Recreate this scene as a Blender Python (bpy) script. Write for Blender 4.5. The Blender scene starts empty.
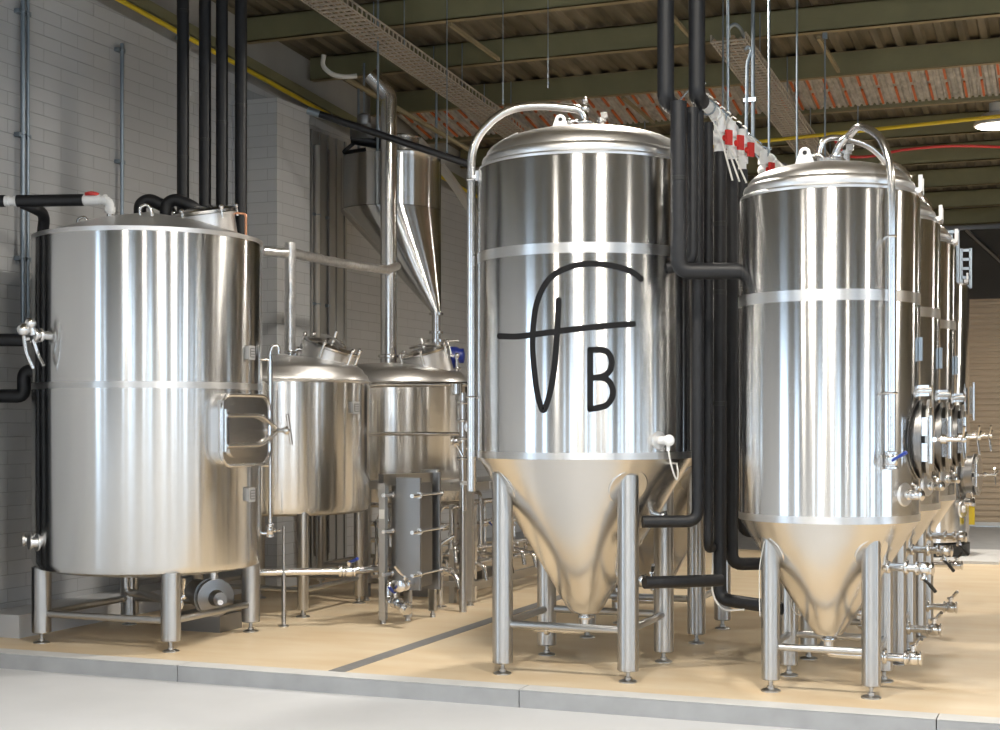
import bpy, math, random
from math import sin, cos, pi, radians, sqrt, atan2, asin
from mathutils import Vector, Matrix
random.seed(7)
S = bpy.context.scene
COL = S.collection

# ------------------------------------------------------------------ camera, world, lights, exposure
F = 1480.0                      # focal length in pixels of the 1000x730 frame
YAW = math.atan(585 / F)
cam_d = bpy.data.cameras.new('camera')
cam = bpy.data.objects.new('camera', cam_d)
COL.objects.link(cam)
cam.location = (0, 0, 1.5)
cam.rotation_euler = (pi / 2, 0, YAW)
cam_d.sensor_fit = 'HORIZONTAL'
cam_d.sensor_width = 36.0
cam_d.lens = F * 36.0 / 1000.0
cam_d.shift_y = (423 - 365) / 1000.0
cam_d.clip_end = 200
S.camera = cam

S.view_settings.view_transform = 'Standard'
S.view_settings.look = 'None'
S.view_settings.gamma = 1.0
S.view_settings.use_curve_mapping = False
S.view_settings.exposure = -0.18

world = bpy.data.worlds.new('sky')
S.world = world
world.use_nodes = True
bg = world.node_tree.nodes['Background']
bg.inputs['Color'].default_value = (0.66, 0.82, 1.0, 1)
bg.inputs['Strength'].default_value = 5.0

WALL_L, WALL_R, WALL_F, WALL_B = -7.25, 13.0, -5.0, 22.5
# daylight openings in unseen walls, placed and split to stripe the tank reflections: (wall, from, to, sill, head)
FRONT_OPEN = [(-3.6, -3.3), (-2.2, -1.3), (-1.05, -0.6), (1.7, 2.3), (2.9, 3.3), (3.45, 4.7), (6.4, 6.7), (6.95, 7.1), (8.6, 9.3), (9.5, 11.5)]
LEFT_OPEN = [(-3.2, -0.8), (1.7, 3.9)]
RIGHT_OPEN = [(-4.0, -3.0), (-2.6, -1.5), (-0.6, 0.1), (0.9, 2.6), (3.6, 3.9), (4.3, 4.6), (5.5, 9.0)]
HEAD = 4.3

def portal(loc, rot, w, h):
    d = bpy.data.lights.new('daylight', 'AREA')
    d.shape = 'RECTANGLE'; d.size = w; d.size_y = h
    d.cycles.is_portal = True
    o = bpy.data.objects.new('daylight', d); COL.objects.link(o)
    o.location = loc; o.rotation_euler = rot
for a, b in FRONT_OPEN:
    portal(((a + b) / 2, WALL_F, HEAD / 2), (pi / 2, 0, pi), b - a, HEAD)
for a, b in LEFT_OPEN:
    portal((WALL_L, (a + b) / 2, HEAD / 2), (pi / 2, 0, pi / 2 + pi), b - a, HEAD)
for a, b in RIGHT_OPEN:
    portal((WALL_R, (a + b) / 2, HEAD / 2), (pi / 2, 0, pi / 2), b - a, HEAD)

LAMP_POWER = 170
LAMP_COLOR = (1.0, 0.93, 0.83)

# ------------------------------------------------------------------ materials
def new_mat(name):
    m = bpy.data.materials.new(name); m.use_nodes = True
    return m, m.node_tree.nodes, m.node_tree.links, m.node_tree.nodes['Principled BSDF']

def plain(name, color, rough=0.5, metal=0.0, noise=0.0, scale=8.0, spec=None):
    m, n, l, p = new_mat(name)
    p.inputs['Base Color'].default_value = (*color, 1)
    p.inputs['Roughness'].default_value = rough
    p.inputs['Metallic'].default_value = metal
    if noise:
        geo = n.new('ShaderNodeTexCoord')
        t = n.new('ShaderNodeTexNoise'); t.inputs['Scale'].default_value = scale; t.inputs['Detail'].default_value = 5
        r = n.new('ShaderNodeValToRGB')
        c0 = [max(0, c * (1 - noise)) for c in color]; c1 = [min(1, c * (1 + noise)) for c in color]
        r.color_ramp.elements[0].color = (*c0, 1); r.color_ramp.elements[1].color = (*c1, 1)
        r.color_ramp.elements[0].position = .3; r.color_ramp.elements[1].position = .7
        l.new(geo.outputs['Object'], t.inputs['Vector']); l.new(t.outputs['Fac'], r.inputs['Fac'])
        l.new(r.outputs['Color'], p.inputs['Base Color'])
    return m

def steel(name, color, rough, aniso=0.0, rot=0.0, var=0.04, streak=0.0):
    m, n, l, p = new_mat(name)
    p.inputs['Metallic'].default_value = 1
    p.inputs['Base Color'].default_value = (*color, 1)
    p.inputs['Anisotropic'].default_value = aniso
    p.inputs['Anisotropic Rotation'].default_value = rot
    tc = n.new('ShaderNodeTexCoord')
    mp = n.new('ShaderNodeMapping'); mp.inputs['Scale'].default_value = (3, 3, 14)
    t = n.new('ShaderNodeTexNoise'); t.inputs['Scale'].default_value = 4; t.inputs['Detail'].default_value = 3
    mr = n.new('ShaderNodeMapRange')
    mr.inputs['To Min'].default_value = max(0.02, rough - var); mr.inputs['To Max'].default_value = rough + var
    l.new(tc.outputs['Object'], mp.inputs['Vector']); l.new(mp.outputs['Vector'], t.inputs['Vector'])
    l.new(t.outputs['Fac'], mr.inputs['Value']); l.new(mr.outputs['Result'], p.inputs['Roughness'])
    if aniso:
        tg = n.new('ShaderNodeTangent'); tg.direction_type = 'RADIAL'; tg.axis = 'Z'
        l.new(tg.outputs['Tangent'], p.inputs['Tangent'])
    return m

M = {}
SL = .068
ygz = lambda Y: 5.54 - SL * Y
def roof_z(Y): return 5.84 - SL * Y          # underside of the purlins
M['body'] = steel('brushed_steel', (0.75, 0.75, 0.745), 0.20, 1.0, 0.25, .02)
M['band'] = steel('ground_weld_steel', (0.72, 0.72, 0.72), 0.36, 0.85, 0.25, .03)
M['cone'] = steel('satin_steel_cone', (0.76, 0.745, 0.725), 0.24, 0.0, 0.0)
M['dome'] = steel('polished_steel_dome', (0.80, 0.79, 0.78), 0.36)
M['leg'] = steel('satin_steel_tube', (0.50, 0.495, 0.485), 0.30, .9, .25)
M['pipe'] = steel('polished_steel_pipe', (0.78, 0.77, 0.76), 0.18)
M['dull'] = steel('dull_steel_plate', (0.30, 0.295, 0.29), 0.36)
M['galv'] = steel('galvanised_steel', (0.33, 0.39, 0.45), 0.45)
M['pale'] = plain('pale_paint', (0.62, 0.60, 0.56), 0.6)
M['foil'] = plain('crinkled_foil', (0.78, 0.78, 0.78), 0.28, 0.85, .12, 30)
M['foam'] = plain('black_foam', (0.0075, 0.008, 0.010), 0.5, 0, .25, 20)
M['rubber'] = plain('black_rubber', (0.012, 0.012, 0.012), 0.45)
M['ink'] = plain('black_vinyl', (0.004, 0.004, 0.005), 0.9)
M['pvc'] = plain('white_plastic', (0.78, 0.79, 0.79), 0.35)
M['cable'] = plain('white_cable', (0.75, 0.74, 0.70), 0.5)
M['red'] = plain('red_plastic', (0.50, 0.018, 0.015), 0.4)
M['blue'] = plain('blue_paint', (0.015, 0.03, 0.22), 0.35)
M['bluegrip'] = plain('blue_grip', (0.02, 0.05, 0.30), 0.4)
M['yellow'] = plain('yellow_paint', (0.62, 0.46, 0.02), 0.4)
M['orange'] = plain('orange_plastic', (0.50, 0.12, 0.03), 0.5)
M['copper'] = steel('copper_tube', (0.55, 0.27, 0.16), 0.35)
M['label'] = plain('grey_label', (0.36, 0.36, 0.355), 0.4)
M['sticker'] = plain('white_sticker', (0.8, 0.8, 0.78), 0.5)
M['black'] = plain('black_enamel', (0.012, 0.012, 0.014), 0.3)
M['olive'] = plain('olive_steel_paint', (0.18, 0.172, 0.092), 0.55, 0, .12, 3)
M['olive_lip'] = plain('tan_steel_edge', (0.26, 0.215, 0.125), 0.55, 0, .12, 3)
M['tray'] = plain('zinc_wire', (0.50, 0.45, 0.38), 0.5, 0.4)
M['traydark'] = plain('bundled_cables', (0.36, 0.27, 0.17), 0.6, 0, .3, 12)
M['cladding'] = plain('grey_cladding', (0.34, 0.34, 0.33), 0.6, 0, .1, 2)
M['shade_clad'] = plain('shade_toned_cladding', (0.05, 0.045, 0.038), 0.7, 0, .2, 2)  # tone set dark for the missing light on the back wall
M['whitewall'] = plain('white_painted_panel', (0.52, 0.51, 0.49), 0.7, 0, .05, 1)
M['shutter'] = plain('brown_shutter', (0.48, 0.38, 0.27), 0.55, 0.0, .06, 2)
M['wood'] = plain('raw_board', (0.55, 0.38, 0.20), 0.6, 0, .15, 10)
M['concrete'] = plain('pale_concrete', (0.56, 0.57, 0.585), 0.5, 0, .05, 1.6)
M['apron'] = plain('outdoor_concrete', (0.5, 0.48, 0.44), 0.8, 0, .08, 1)
M['kerb'] = plain('grey_kerb_concrete', (0.34, 0.345, 0.35), 0.6, 0, .08, 6)
M['kerbtop'] = plain('pale_kerb_top', (0.62, 0.62, 0.61), 0.5, 0, .06, 6)
M['drain'] = plain('grey_drain_channel', (0.20, 0.20, 0.20), 0.5, 0, .1, 20)
M['lamp_shell'] = plain('white_lamp_shell', (0.7, 0.7, 0.68), 0.4)

def emit(name, color, st):
    m, n, l, p = new_mat(name)
    p.inputs['Base Color'].default_value = (0.8, 0.8, 0.8, 1)
    p.inputs['Emission Color'].default_value = (*color, 1)
    p.inputs['Emission Strength'].default_value = st
    return m
M['glow'] = emit('lamp_diffuser', (1.0, 0.93, 0.82), 14)

def glass_mat():
    m, n, l, p = new_mat('clear_glass')
    p.inputs['Base Color'].default_value = (0.9, 0.92, 0.9, 1)
    p.inputs['Roughness'].default_value = 0.03
    p.inputs['Transmission Weight'].default_value = 0.85
    p.inputs['IOR'].default_value = 1.45
    return m
M['glass'] = glass_mat()

def block_mat():
    m, n, l, p = new_mat('painted_blockwork')
    p.inputs['Roughness'].default_value = 0.75
    g = n.new('ShaderNodeNewGeometry'); s = n.new('ShaderNodeSeparateXYZ'); add = n.new('ShaderNodeMath'); add.operation = 'ADD'
    c = n.new('ShaderNodeCombineXYZ')
    l.new(g.outputs['Position'], s.inputs[0]); l.new(s.outputs['X'], add.inputs[0]); l.new(s.outputs['Y'], add.inputs[1])
    l.new(add.outputs[0], c.inputs['X']); l.new(s.outputs['Z'], c.inputs['Y'])
    b = n.new('ShaderNodeTexBrick')
    b.inputs['Scale'].default_value = 1.0
    b.inputs['Brick Width'].default_value = 0.40; b.inputs['Row Height'].default_value = 0.10
    b.inputs['Mortar Size'].default_value = 0.004; b.inputs['Mortar Smooth'].default_value = 0.6
    b.inputs['Color1'].default_value = (0.56, 0.57, 0.58, 1); b.inputs['Color2'].default_value = (0.53, 0.54, 0.55, 1)
    b.inputs['Mortar'].default_value = (0.40, 0.405, 0.41, 1)
    l.new(c.outputs[0], b.inputs['Vector'])
    t = n.new('ShaderNodeTexNoise'); t.inputs['Scale'].default_value = 0.9; t.inputs['Detail'].default_value = 4
    l.new(g.outputs['Position'], t.inputs['Vector'])
    mx = n.new('ShaderNodeMixRGB'); mx.blend_type = 'MULTIPLY'; mx.inputs['Fac'].default_value = 0.25
    l.new(b.outputs['Color'], mx.inputs['Color1']); l.new(t.outputs['Fac'], mx.inputs['Color2'])
    l.new(mx.outputs['Color'], p.inputs['Base Color'])
    bp = n.new('ShaderNodeBump'); bp.inputs['Strength'].default_value = 0.5; bp.inputs['Distance'].default_value = 0.006; bp.invert = True
    l.new(b.outputs['Fac'], bp.inputs['Height']); l.new(bp.outputs['Normal'], p.inputs['Normal'])
    return m
M['block'] = block_mat()

def epoxy_mat():
    m, n, l, p = new_mat('beige_epoxy_floor')
    tc = n.new('ShaderNodeNewGeometry')
    mp = n.new('ShaderNodeMapping'); mp.inputs['Scale'].default_value = (1.2, 3.5, 1)
    t = n.new('ShaderNodeTexNoise'); t.inputs['Scale'].default_value = 1.1; t.inputs['Detail'].default_value = 6
    r = n.new('ShaderNodeValToRGB')
    r.color_ramp.elements[0].position = .3; r.color_ramp.elements[0].color = (0.66, 0.505, 0.32, 1)
    r.color_ramp.elements[1].position = .75; r.color_ramp.elements[1].color = (0.75, 0.635, 0.46, 1)
    l.new(tc.outputs['Position'], mp.inputs['Vector']); l.new(mp.outputs['Vector'], t.inputs['Vector'])
    l.new(t.outputs['Fac'], r.inputs['Fac']); l.new(r.outputs['Color'], p.inputs['Base Color'])
    p.inputs['Roughness'].default_value = 0.42
    return m
M['epoxy'] = epoxy_mat()

def deck_mat():
    m, n, l, p = new_mat('brown_roof_deck')
    tc = n.new('ShaderNodeNewGeometry')
    mp = n.new('ShaderNodeMapping'); mp.inputs['Scale'].default_value = (6, 0.8, 1)
    t = n.new('ShaderNodeTexNoise'); t.inputs['Scale'].default_value = 1.5; t.inputs['Detail'].default_value = 6
    r = n.new('ShaderNodeValToRGB')
    r.color_ramp.elements[0].position = .35; r.color_ramp.elements[0].color = (0.10, 0.085, 0.055, 1)
    r.color_ramp.elements[1].position = .75; r.color_ramp.elements[1].color = (0.24, 0.205, 0.15, 1)
    l.new(tc.outputs['Position'], mp.inputs['Vector']); l.new(mp.outputs['Vector'], t.inputs['Vector'])
    l.new(t.outputs['Fac'], r.inputs['Fac']); l.new(r.outputs['Color'], p.inputs['Base Color'])
    p.inputs['Roughness'].default_value = 0.45; p.inputs['Metallic'].default_value = 0.3
    return m
M['deck'] = deck_mat()
M['silver_deck'] = plain('silver_roof_sheet', (0.46, 0.45, 0.43), 0.4, 0.4, .3, 9)

# ------------------------------------------------------------------ mesh helpers
def V(*a): return Vector(a)
class MB:
    def __init__(s): s.v = []; s.f = []; s.mi = []; s.cur = 0
    def _add(s, vs, fs):
        o = len(s.v); s.v += [tuple(x) for x in vs]
        for f in fs: s.f.append(tuple(i + o for i in f)); s.mi.append(s.cur)
    def box(s, c, size, rot=None):
        x, y, z = [d / 2 for d in size]
        vs = [V(a * x, b * y, d * z) for a in (-1, 1) for b in (-1, 1) for d in (-1, 1)]
        if rot is not None: vs = [rot @ v for v in vs]
        vs = [v + V(*c) for v in vs]
        s._add(vs, [(0, 1, 3, 2), (4, 6, 7, 5), (0, 4, 5, 1), (2, 3, 7, 6), (0, 2, 6, 4), (1, 5, 7, 3)])
        return s
    def rbox(s, c, size, bev, rot=None, n=3):
        """box with rounded vertical (local z) edges"""
        x, y, z = [d / 2 for d in size]
        ring = []
        for (sx, sy, a0) in ((1, 1, 0), (-1, 1, pi / 2), (-1, -1, pi), (1, -1, 1.5 * pi)):
            for k in range(n + 1):
                a = a0 + k / n * pi / 2
                ring.append((sx * (x - bev) + bev * cos(a), sy * (y - bev) + bev * sin(a)))
        m = len(ring)
        vs = [V(a, b, -z) for a, b in ring] + [V(a, b, z) for a, b in ring]
        if rot is not None: vs = [rot @ v for v in vs]
        vs = [v + V(*c) for v in vs]
        fs = [(i, (i + 1) % m, m + (i + 1) % m, m + i) for i in range(m)] + [tuple(range(m))[::-1], tuple(range(m, 2 * m))]
        s._add(vs, fs); return s
    def lathe(s, prof, c=(0, 0, 0), segs=48, axis=None, off=None):
        rot = V(0, 0, 1).rotation_difference(V(*axis).normalized()).to_matrix() if axis is not None else None
        vs = []; n = len(prof)
        for i, (r, z) in enumerate(prof):
            ox, oy = off[i] if off else (0, 0)
            for k in range(segs):
                a = 2 * pi * k / segs
                p = V(ox + r * cos(a), oy + r * sin(a), z)
                if rot is not None: p = rot @ p
                vs.append(p + V(*c))
        fs = []
        for i in range(n - 1):
            for k in range(segs):
                k2 = (k + 1) % segs
                fs.append((i * segs + k, i * segs + k2, (i + 1) * segs + k2, (i + 1) * segs + k))
        fs.append(tuple(range(segs))[::-1]); fs.append(tuple(range((n - 1) * segs, n * segs)))
        s._add(vs, fs); return s
    def cyl(s, p0, p1, r, segs=14, r2=None):
        p0 = V(*p0); p1 = V(*p1)
        return s.lathe([(r, 0), (r if r2 is None else r2, (p1 - p0).length)], p0, segs, p1 - p0)
    def tube(s, pts, r, segs=12, fillet=0.0, fn=5):
        pts = [V(*p) for p in pts]
        if fillet:
            out = [pts[0]]
            for i in range(1, len(pts) - 1):
                a, b, c = pts[i - 1], pts[i], pts[i + 1]
                d1 = (a - b); d2 = (c - b)
                q = min(fillet, d1.length * .49, d2.length * .49)
                p1 = b + d1.normalized() * q; p2 = b + d2.normalized() * q
                for k in range(fn + 1):
                    t = k / fn
                    out.append(p1 * (1 - t) ** 2 + b * 2 * t * (1 - t) + p2 * t * t)
            out.append(pts[-1]); pts = out
        n = len(pts); T = []
        for i in range(n):
            d = pts[min(i + 1, n - 1)] - pts[max(i - 1, 0)]
            T.append(d.normalized())
        u = T[0].orthogonal().normalized(); vs = []
        for i in range(n):
            if i: u = T[i - 1].rotation_difference(T[i]) @ u
            u = (u - T[i] * u.dot(T[i])).normalized(); w = T[i].cross(u)
            for k in range(segs):
                a = 2 * pi * k / segs
                vs.append(pts[i] + (u * cos(a) + w * sin(a)) * r)
        fs = []
        for i in range(n - 1):
            for k in range(segs):
                k2 = (k + 1) % segs
                fs.append((i * segs + k, i * segs + k2, (i + 1) * segs + k2, (i + 1) * segs + k))
        fs.append(tuple(range(segs))[::-1]); fs.append(tuple(range((n - 1) * segs, n * segs)))
        s._add(vs, fs); return s
    def torus(s, c, axis, R, r, segs=24, rs=8, a0=0, a1=2 * pi):
        rot = V(0, 0, 1).rotation_difference(V(*axis).normalized()).to_matrix()
        full = abs(a1 - a0 - 2 * pi) < 1e-6
        if full:
            vs = []
            for i in range(segs):
                a = 2 * pi * i / segs
                for k in range(rs):
                    b = 2 * pi * k / rs
                    vs.append(rot @ V((R + r * cos(b)) * cos(a), (R + r * cos(b)) * sin(a), r * sin(b)) + V(*c))
            fs = [(i * rs + k, ((i + 1) % segs) * rs + k, ((i + 1) % segs) * rs + (k + 1) % rs, i * rs + (k + 1) % rs) for i in range(segs) for k in range(rs)]
            s._add(vs, fs)
        else:
            s.tube([rot @ V(R * cos(a0 + (a1 - a0) * i / segs), R * sin(a0 + (a1 - a0) * i / segs), 0) + V(*c) for i in range(segs + 1)], r, rs)
        return s
    def ball(s, c, r, segs=12):
        return s.lathe([(max(r * sin(pi * i / 8), r * .02), -r * cos(pi * i / 8)) for i in range(9)], c, segs)
    def prism(s, pts, c, ux, uy, uz, th):
        """extrude polygon pts (2-D in ux,uy) by th along uz, centred"""
        ux, uy, uz = V(*ux), V(*uy), V(*uz); n = len(pts)
        vs = [V(*c) + ux * a + uy * b - uz * th / 2 for a, b in pts] + [V(*c) + ux * a + uy * b + uz * th / 2 for a, b in pts]
        s._add(vs, [(i, (i + 1) % n, n + (i + 1) % n, n + i) for i in range(n)] + [tuple(range(n))[::-1], tuple(range(n, 2 * n))])
        return s
    def build(s, name, mat, parent=None, sharp=38):
        me = bpy.data.meshes.new(name)
        me.from_pydata(s.v, [], s.f)
        mats = mat if isinstance(mat, (list, tuple)) else [mat]
        for m in mats: me.materials.append(M[m] if isinstance(m, str) else m)
        me.polygons.foreach_set('use_smooth', [True] * len(me.polygons))
        if len(mats) > 1: me.polygons.foreach_set('material_index', s.mi)
        import bmesh
        b = bmesh.new(); b.from_mesh(me); bmesh.ops.recalc_face_normals(b, faces=b.faces); b.to_mesh(me); b.free()
        me.set_sharp_from_angle(angle=radians(sharp))
        o = bpy.data.objects.new(name, me); COL.objects.link(o)
        if parent is not None: o.parent = parent
        return o

def tag(o, label, cat, group=None):
    o['label'] = label; o['category'] = cat
    if group: o['group'] = group
    return o
def thing(name, label, cat, loc=(0, 0, 0), rz=0, group=None):
    o = bpy.data.objects.new(name, None); COL.objects.link(o)
    o.empty_display_size = .1
    o.location = loc; o.rotation_euler = (0, 0, rz)
    return tag(o, label, cat, group)
def struct(mb, name, mat, sharp=38):
    o = mb.build(name, mat, None, sharp); o['kind'] = 'structure'; return o
def copy_tree(o, parent=None):
    c = o.copy(); COL.objects.link(c)
    if parent is not None:
        c.parent = parent; c.matrix_parent_inverse = o.matrix_parent_inverse.copy()
    for ch in list(o.children): copy_tree(ch, c)
    return c
def cam_dirs(C):
    t = V(-C[0], -C[1], 0).normalized(); r = V(-t.y, t.x, 0)
    return t, r
def dirn(C, deg):
    """horizontal direction out of C, deg to the right of the line of sight to the viewpoint"""
    t, r = cam_dirs(C); a = radians(deg)
    return t * cos(a) + r * sin(a)
UP = V(0, 0, 1)

# ------------------------------------------------------------------ small fittings
def ferrule(mb, p, ax, r, n=1):
    """clamp ferrule ring on a pipe"""
    p = V(*p); ax = V(*ax).normalized()
    mb.lathe([(r * 1.0, -.012), (r * 1.55, -.010), (r * 1.65, -.003), (r * 1.65, .003), (r * 1.55, .010), (r * 1.0, .012)], p, 16, ax)
    side = ax.orthogonal().normalized()
    mb.cyl(p + side * r * 1.5, p + side * r * 2.2, r * .3, 8)

def valve(parent, p, ax, r=.02, hdir=(0, 0, 1), name='valve', grip=None, lever=True):
    """sanitary butterfly valve: body with two clamp rings, and a pull lever as its child"""
    p = V(*p); ax = V(*ax).normalized(); h = V(*hdir); h = (h - ax * h.dot(ax)).normalized()
    mb = MB()
    mb.lathe([(r, -.05), (r * 1.6, -.045), (r * 1.6, -.035), (r * 1.15, -.03), (r * 1.5, -.018), (r * 1.5, .018), (r * 1.15, .03), (r * 1.6, .035), (r * 1.6, .045), (r, .05)], p, 16, ax)
    mb.cyl(p, p + h * r * 2.6, r * .5, 10)
    mb.cyl(p + h * r * 2.2, p + h * r * 2.7, r * .9, 10)
    b = mb.build(name, 'pipe', parent)
    hm = MB()
    q = p + h * r * 2.6; w = ax.cross(h).normalized()
    if lever:
        d = (w * .8 + ax * .5 + h * .35).normalized()
        hm.tube([q, q + d * r * 1.8, q + d * r * 4.0 + h * r * .6], r * .33, 8, r)
        hm.tube([q + d * r * 2.1 + h * r * .12, q + d * r * 4.1 + h * r * .63], r * .45, 8)
    else:
        hm.tube([q - w * r * 2.4, q, q + w * r * 2.4], r * .32, 8)
        hm.ball(q, r * .6); hm.ball(q - w * r * 2.4, r * .5); hm.ball(q + w * r * 2.4, r * .5)
    hm.build('handle', grip or 'pipe', b)
    return b

def foot(parent, x, y, zt, pad=.055, rod=.013):
    mb = MB()
    mb.lathe([(pad, 0), (pad, .006), (pad * .8, .012), (rod * 1.6, .016), (rod * 1.6, .03), (rod, .032), (rod, zt + .01)], (x, y, 0), 20)
    mb.build('levelling_foot', 'leg', parent)

def leg_part(parent, x, y, z0, z1, r):
    mb = MB()
    mb.lathe([(r * .9, z0), (r, z0 + .006), (r, z1)], (x, y, 0), 28)
    l = mb.build('leg', 'leg', parent)
    foot(l, x, y, z0)
    return l

def label_plate(parent, C, R, deg, z, w=.085, h=.095, drop=0):
    d = dirn(C, deg); s = V(-d.y, d.x, 0); p = d * (R + .022); p.z = z
    rot = Matrix((s, UP, d)).transposed()
    mb = MB(); mb.rbox(p, (w, h, .006), .006, rot)
    mb.box(p - d * .012 + s * w * .35, (.008, h * .9, .025), rot); mb.box(p - d * .012 - s * w * .35, (.008, h * .9, .025), rot)
    o = mb.build('rating_plate', 'label', parent)
    m2 = MB()
    for i in range(4):
        for j in range(2):
            m2.box(p + d * .0035 + s * ((j - .2) * w * .36) + UP * (h * (.3 - .2 * i)), (w * .26, h * .07, .001), rot)
    m2.box(p + d * .0035 - s * w * .32 + UP * 0, (w * .08, h * .6, .001), rot)
    m2.build('plate_markings', 'black', o)
    return o

# ------------------------------------------------------------------ conical fermenter
def fermenter(name, label, C, p, group=None):
    t = thing(name, label, 'fermentation tank', (C[0], C[1], 0), 0, group)
    R, z0, z1 = p['R'], p['z0'], p['z1']
    segs = 96
    # cylinder
    MB().lathe([(R - .02, z0 - .004), (R, z0), (R, z1 - .012), (R - .006, z1 - .003), (R - .02, z1)], segs=segs).build('body', 'body', t)
    # ground weld band round the body and lower joint
    for zb, hb in ((p['band'], .030), (z0 + .020, .020)):
        MB().lathe([(R - .01, zb - hb), (R + .0012, zb - hb), (R + .0012, zb + hb), (R - .01, zb + hb)], segs=segs).build('weld_band', 'band', t)
    # cone
    tr, tz = p['tip_r'], p['tip_z']
    prof = [(tr * .35, tz - .03), (tr * .8, tz - .022), (tr, tz)]
    for k in range(1, 9):
        q = k / 8; prof.append((tr + (R - .012 - tr) * q, tz + (z0 - .012 - tz) * q))
    prof.append((R - .002, z0 + .002))
    MB().lathe(prof, segs=segs).build('cone', 'cone', t)
    # domed lid with rolled shoulder
    dh = p['dome']
    pr = [(R - .012, z1 - .01), (R - .008, z1 + .012), (R - .02, z1 + .022), (R - .03, z1 + .026), (R - .026, z1 + .05), (R - .032, z1 + .068), (R - .05, z1 + .08)]
    for k in range(1, 11):
        a = k / 10 * pi / 2
        pr.append(((R - .05) * cos(a) ** .92 if k < 10 else .03, z1 + .08 + (dh - .08) * sin(a)))
    MB().lathe(pr, segs=segs).build('domed_lid', 'dome', t)
    # legs
    L, lr = p['leg'], p['leg_r']
    slope = (R - tr) / (z0 - tz)
    for sx, sy in ((-1, -1), (1, -1), (1, 1), (-1, 1)):
        x, y = sx * L, sy * L
        lg = leg_part(t, x, y, .065, p['leg_top'], lr)
        # saddle plate where the leg meets the cone
        rr = sqrt(2) * L; zc = z0 - (R - rr) / slope
        nrm = V(sx, sy, -sqrt(2) * slope).normalized()
        m = MB(); c = V(x, y, zc + .02)
        m.lathe([(lr * 1.95, -.006), (lr * 2.0, 0), (lr * 1.9, .005)], c, 28, nrm)
        m.build('saddle_plate', 'cone', lg)
    zb = p['bar_z']
    for a, b in (((-L, -L), (L, -L)), ((L, -L), (L, L)), ((L, L), (-L, L)), ((-L, L), (-L, -L))):
        MB().cyl((*a, zb), (*b, zb), p['bar_r'], 16).build('cross_bar', 'leg', t)
    # outlet under the cone
    m = MB()
    m.cyl((0, 0, tz - .085), (0, 0, tz), .026, 16); ferrule(m, (0, 0, tz - .05), (0, 0, 1), .026)
    ox = p['out']
    m.tube([(0, 0, tz - .07), (0, 0, tz - .13), (ox * .3, -.02, tz - .13), (ox, -.02, tz - .13)], .024, 12, .05)
    ferrule(m, (ox * .75, -.02, tz - .13), (1, 0, 0), .024)
    m.build('bottom_outlet', 'pipe', t)
    return t

def lid_fittings(t, C, R, zt, lug_deg):
    d = dirn(C, lug_deg); s = V(-d.y, d.x, 0)
    tt, rr = cam_dirs(C)
    # lifting lug: plate with eye
    m = MB(); c = d * (.17) + UP * (zt + .01)
    n = 10
    outer = [(-.065, -.05), (.065, -.05), (.04, .025)] + [(.032 * cos(a), .045 + .032 * sin(a)) for a in [pi * i / n for i in range(n + 1)]] + [(-.04, .025)]
    m.prism(outer, c, rr, UP, tt, .012)
    m.torus(c + UP * .045 + tt * .006, tt, .016, .005, 16, 6)
    lug = m.build('lifting_lug', 'dome', t)
    h = MB(); h.cyl(c + UP * .045 + tt * .0065, c + UP * .045 + tt * .008, .014, 14); h.build('eye', 'black', lug)
    # clamp ring on the lid centre with small fittings
    m = MB()
    m.lathe([(.09, -.02), (.09, .01), (.10, .012), (.10, .03), (.085, .034), (.05, .036)], (0, 0, zt - .004), 24)
    m.build('lid_flange', 'pipe', t)
    m = MB()
    q = rr * .10 + UP * (zt + .01)
    m.cyl(q, q + UP * .07, .022, 12); m.cyl(q + UP * .05, q + UP * .065, .032, 12); m.box(q + UP * .085 + rr * .02, (.04, .03, .035))
    m.build('relief_valve', 'pipe', t)
    m = MB()
    q = -rr * .1 + tt * .03 + UP * (zt + .0)
    m.tube([q, q + UP * .05, q + UP * .06 + rr * .05, q + UP * .02 + rr * .09], .012, 10, .03); m.ball(q + UP * .055, .018)
    m.build('gas_fitting', 'pipe', t)

# ---- centre row
CC = (-2.85, 8.63)
PC = dict(R=.66, z0=1.29, z1=3.04, band=2.50, tip_r=.105, tip_z=.36, dome=.25, leg=.39, leg_r=.062, leg_top=1.20, bar_z=.30, bar_r=.023, out=-.32)
fc = fermenter('fermentation_tank', 'large cone-bottomed steel fermenter with a black hand-drawn letter logo on its side', CC, PC, 'cone-bottomed fermenters in the middle row')
lid_fittings(fc, CC, .66, 3.29, -62)
tt, rr = cam_dirs(CC)
def spline(P, k=8):
    P = [V(*p) for p in P]; out = []
    for i in range(len(P) - 1):
        p0, p1, p2, p3 = P[max(i - 1, 0)], P[i], P[i + 1], P[min(i + 2, len(P) - 1)]
        for j in range(k):
            q = j / k; out.append(.5 * ((2 * p1) + (p2 - p0) * q + (2 * p0 - 5 * p1 + 4 * p2 - p3) * q * q + (3 * p1 - p0 - 3 * p2 + p3) * q ** 3))
    return out + [P[-1]]
def cip_pipe(t, C, pts, r, brackets, R, smooth=False):
    m = MB(); m.tube(spline(pts[:-1]) + [pts[-1]], r, 14) if smooth else m.tube(pts, r, 14, .16, 7)
    o = m.build('spray_arm', 'pipe', t)
    for (deg, z, rp) in brackets:
        d = dirn(C, deg); b = MB()
        b.cyl(d * (R - .01) + UP * z, d * (rp + .004) + UP * z, .009, 8)
        b.torus(d * rp + UP * z, UP, r + .004, .007, 16, 6)
        b.build('bracket', 'pipe', o)
    return o
dl = dirn(CC, -91)
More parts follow.
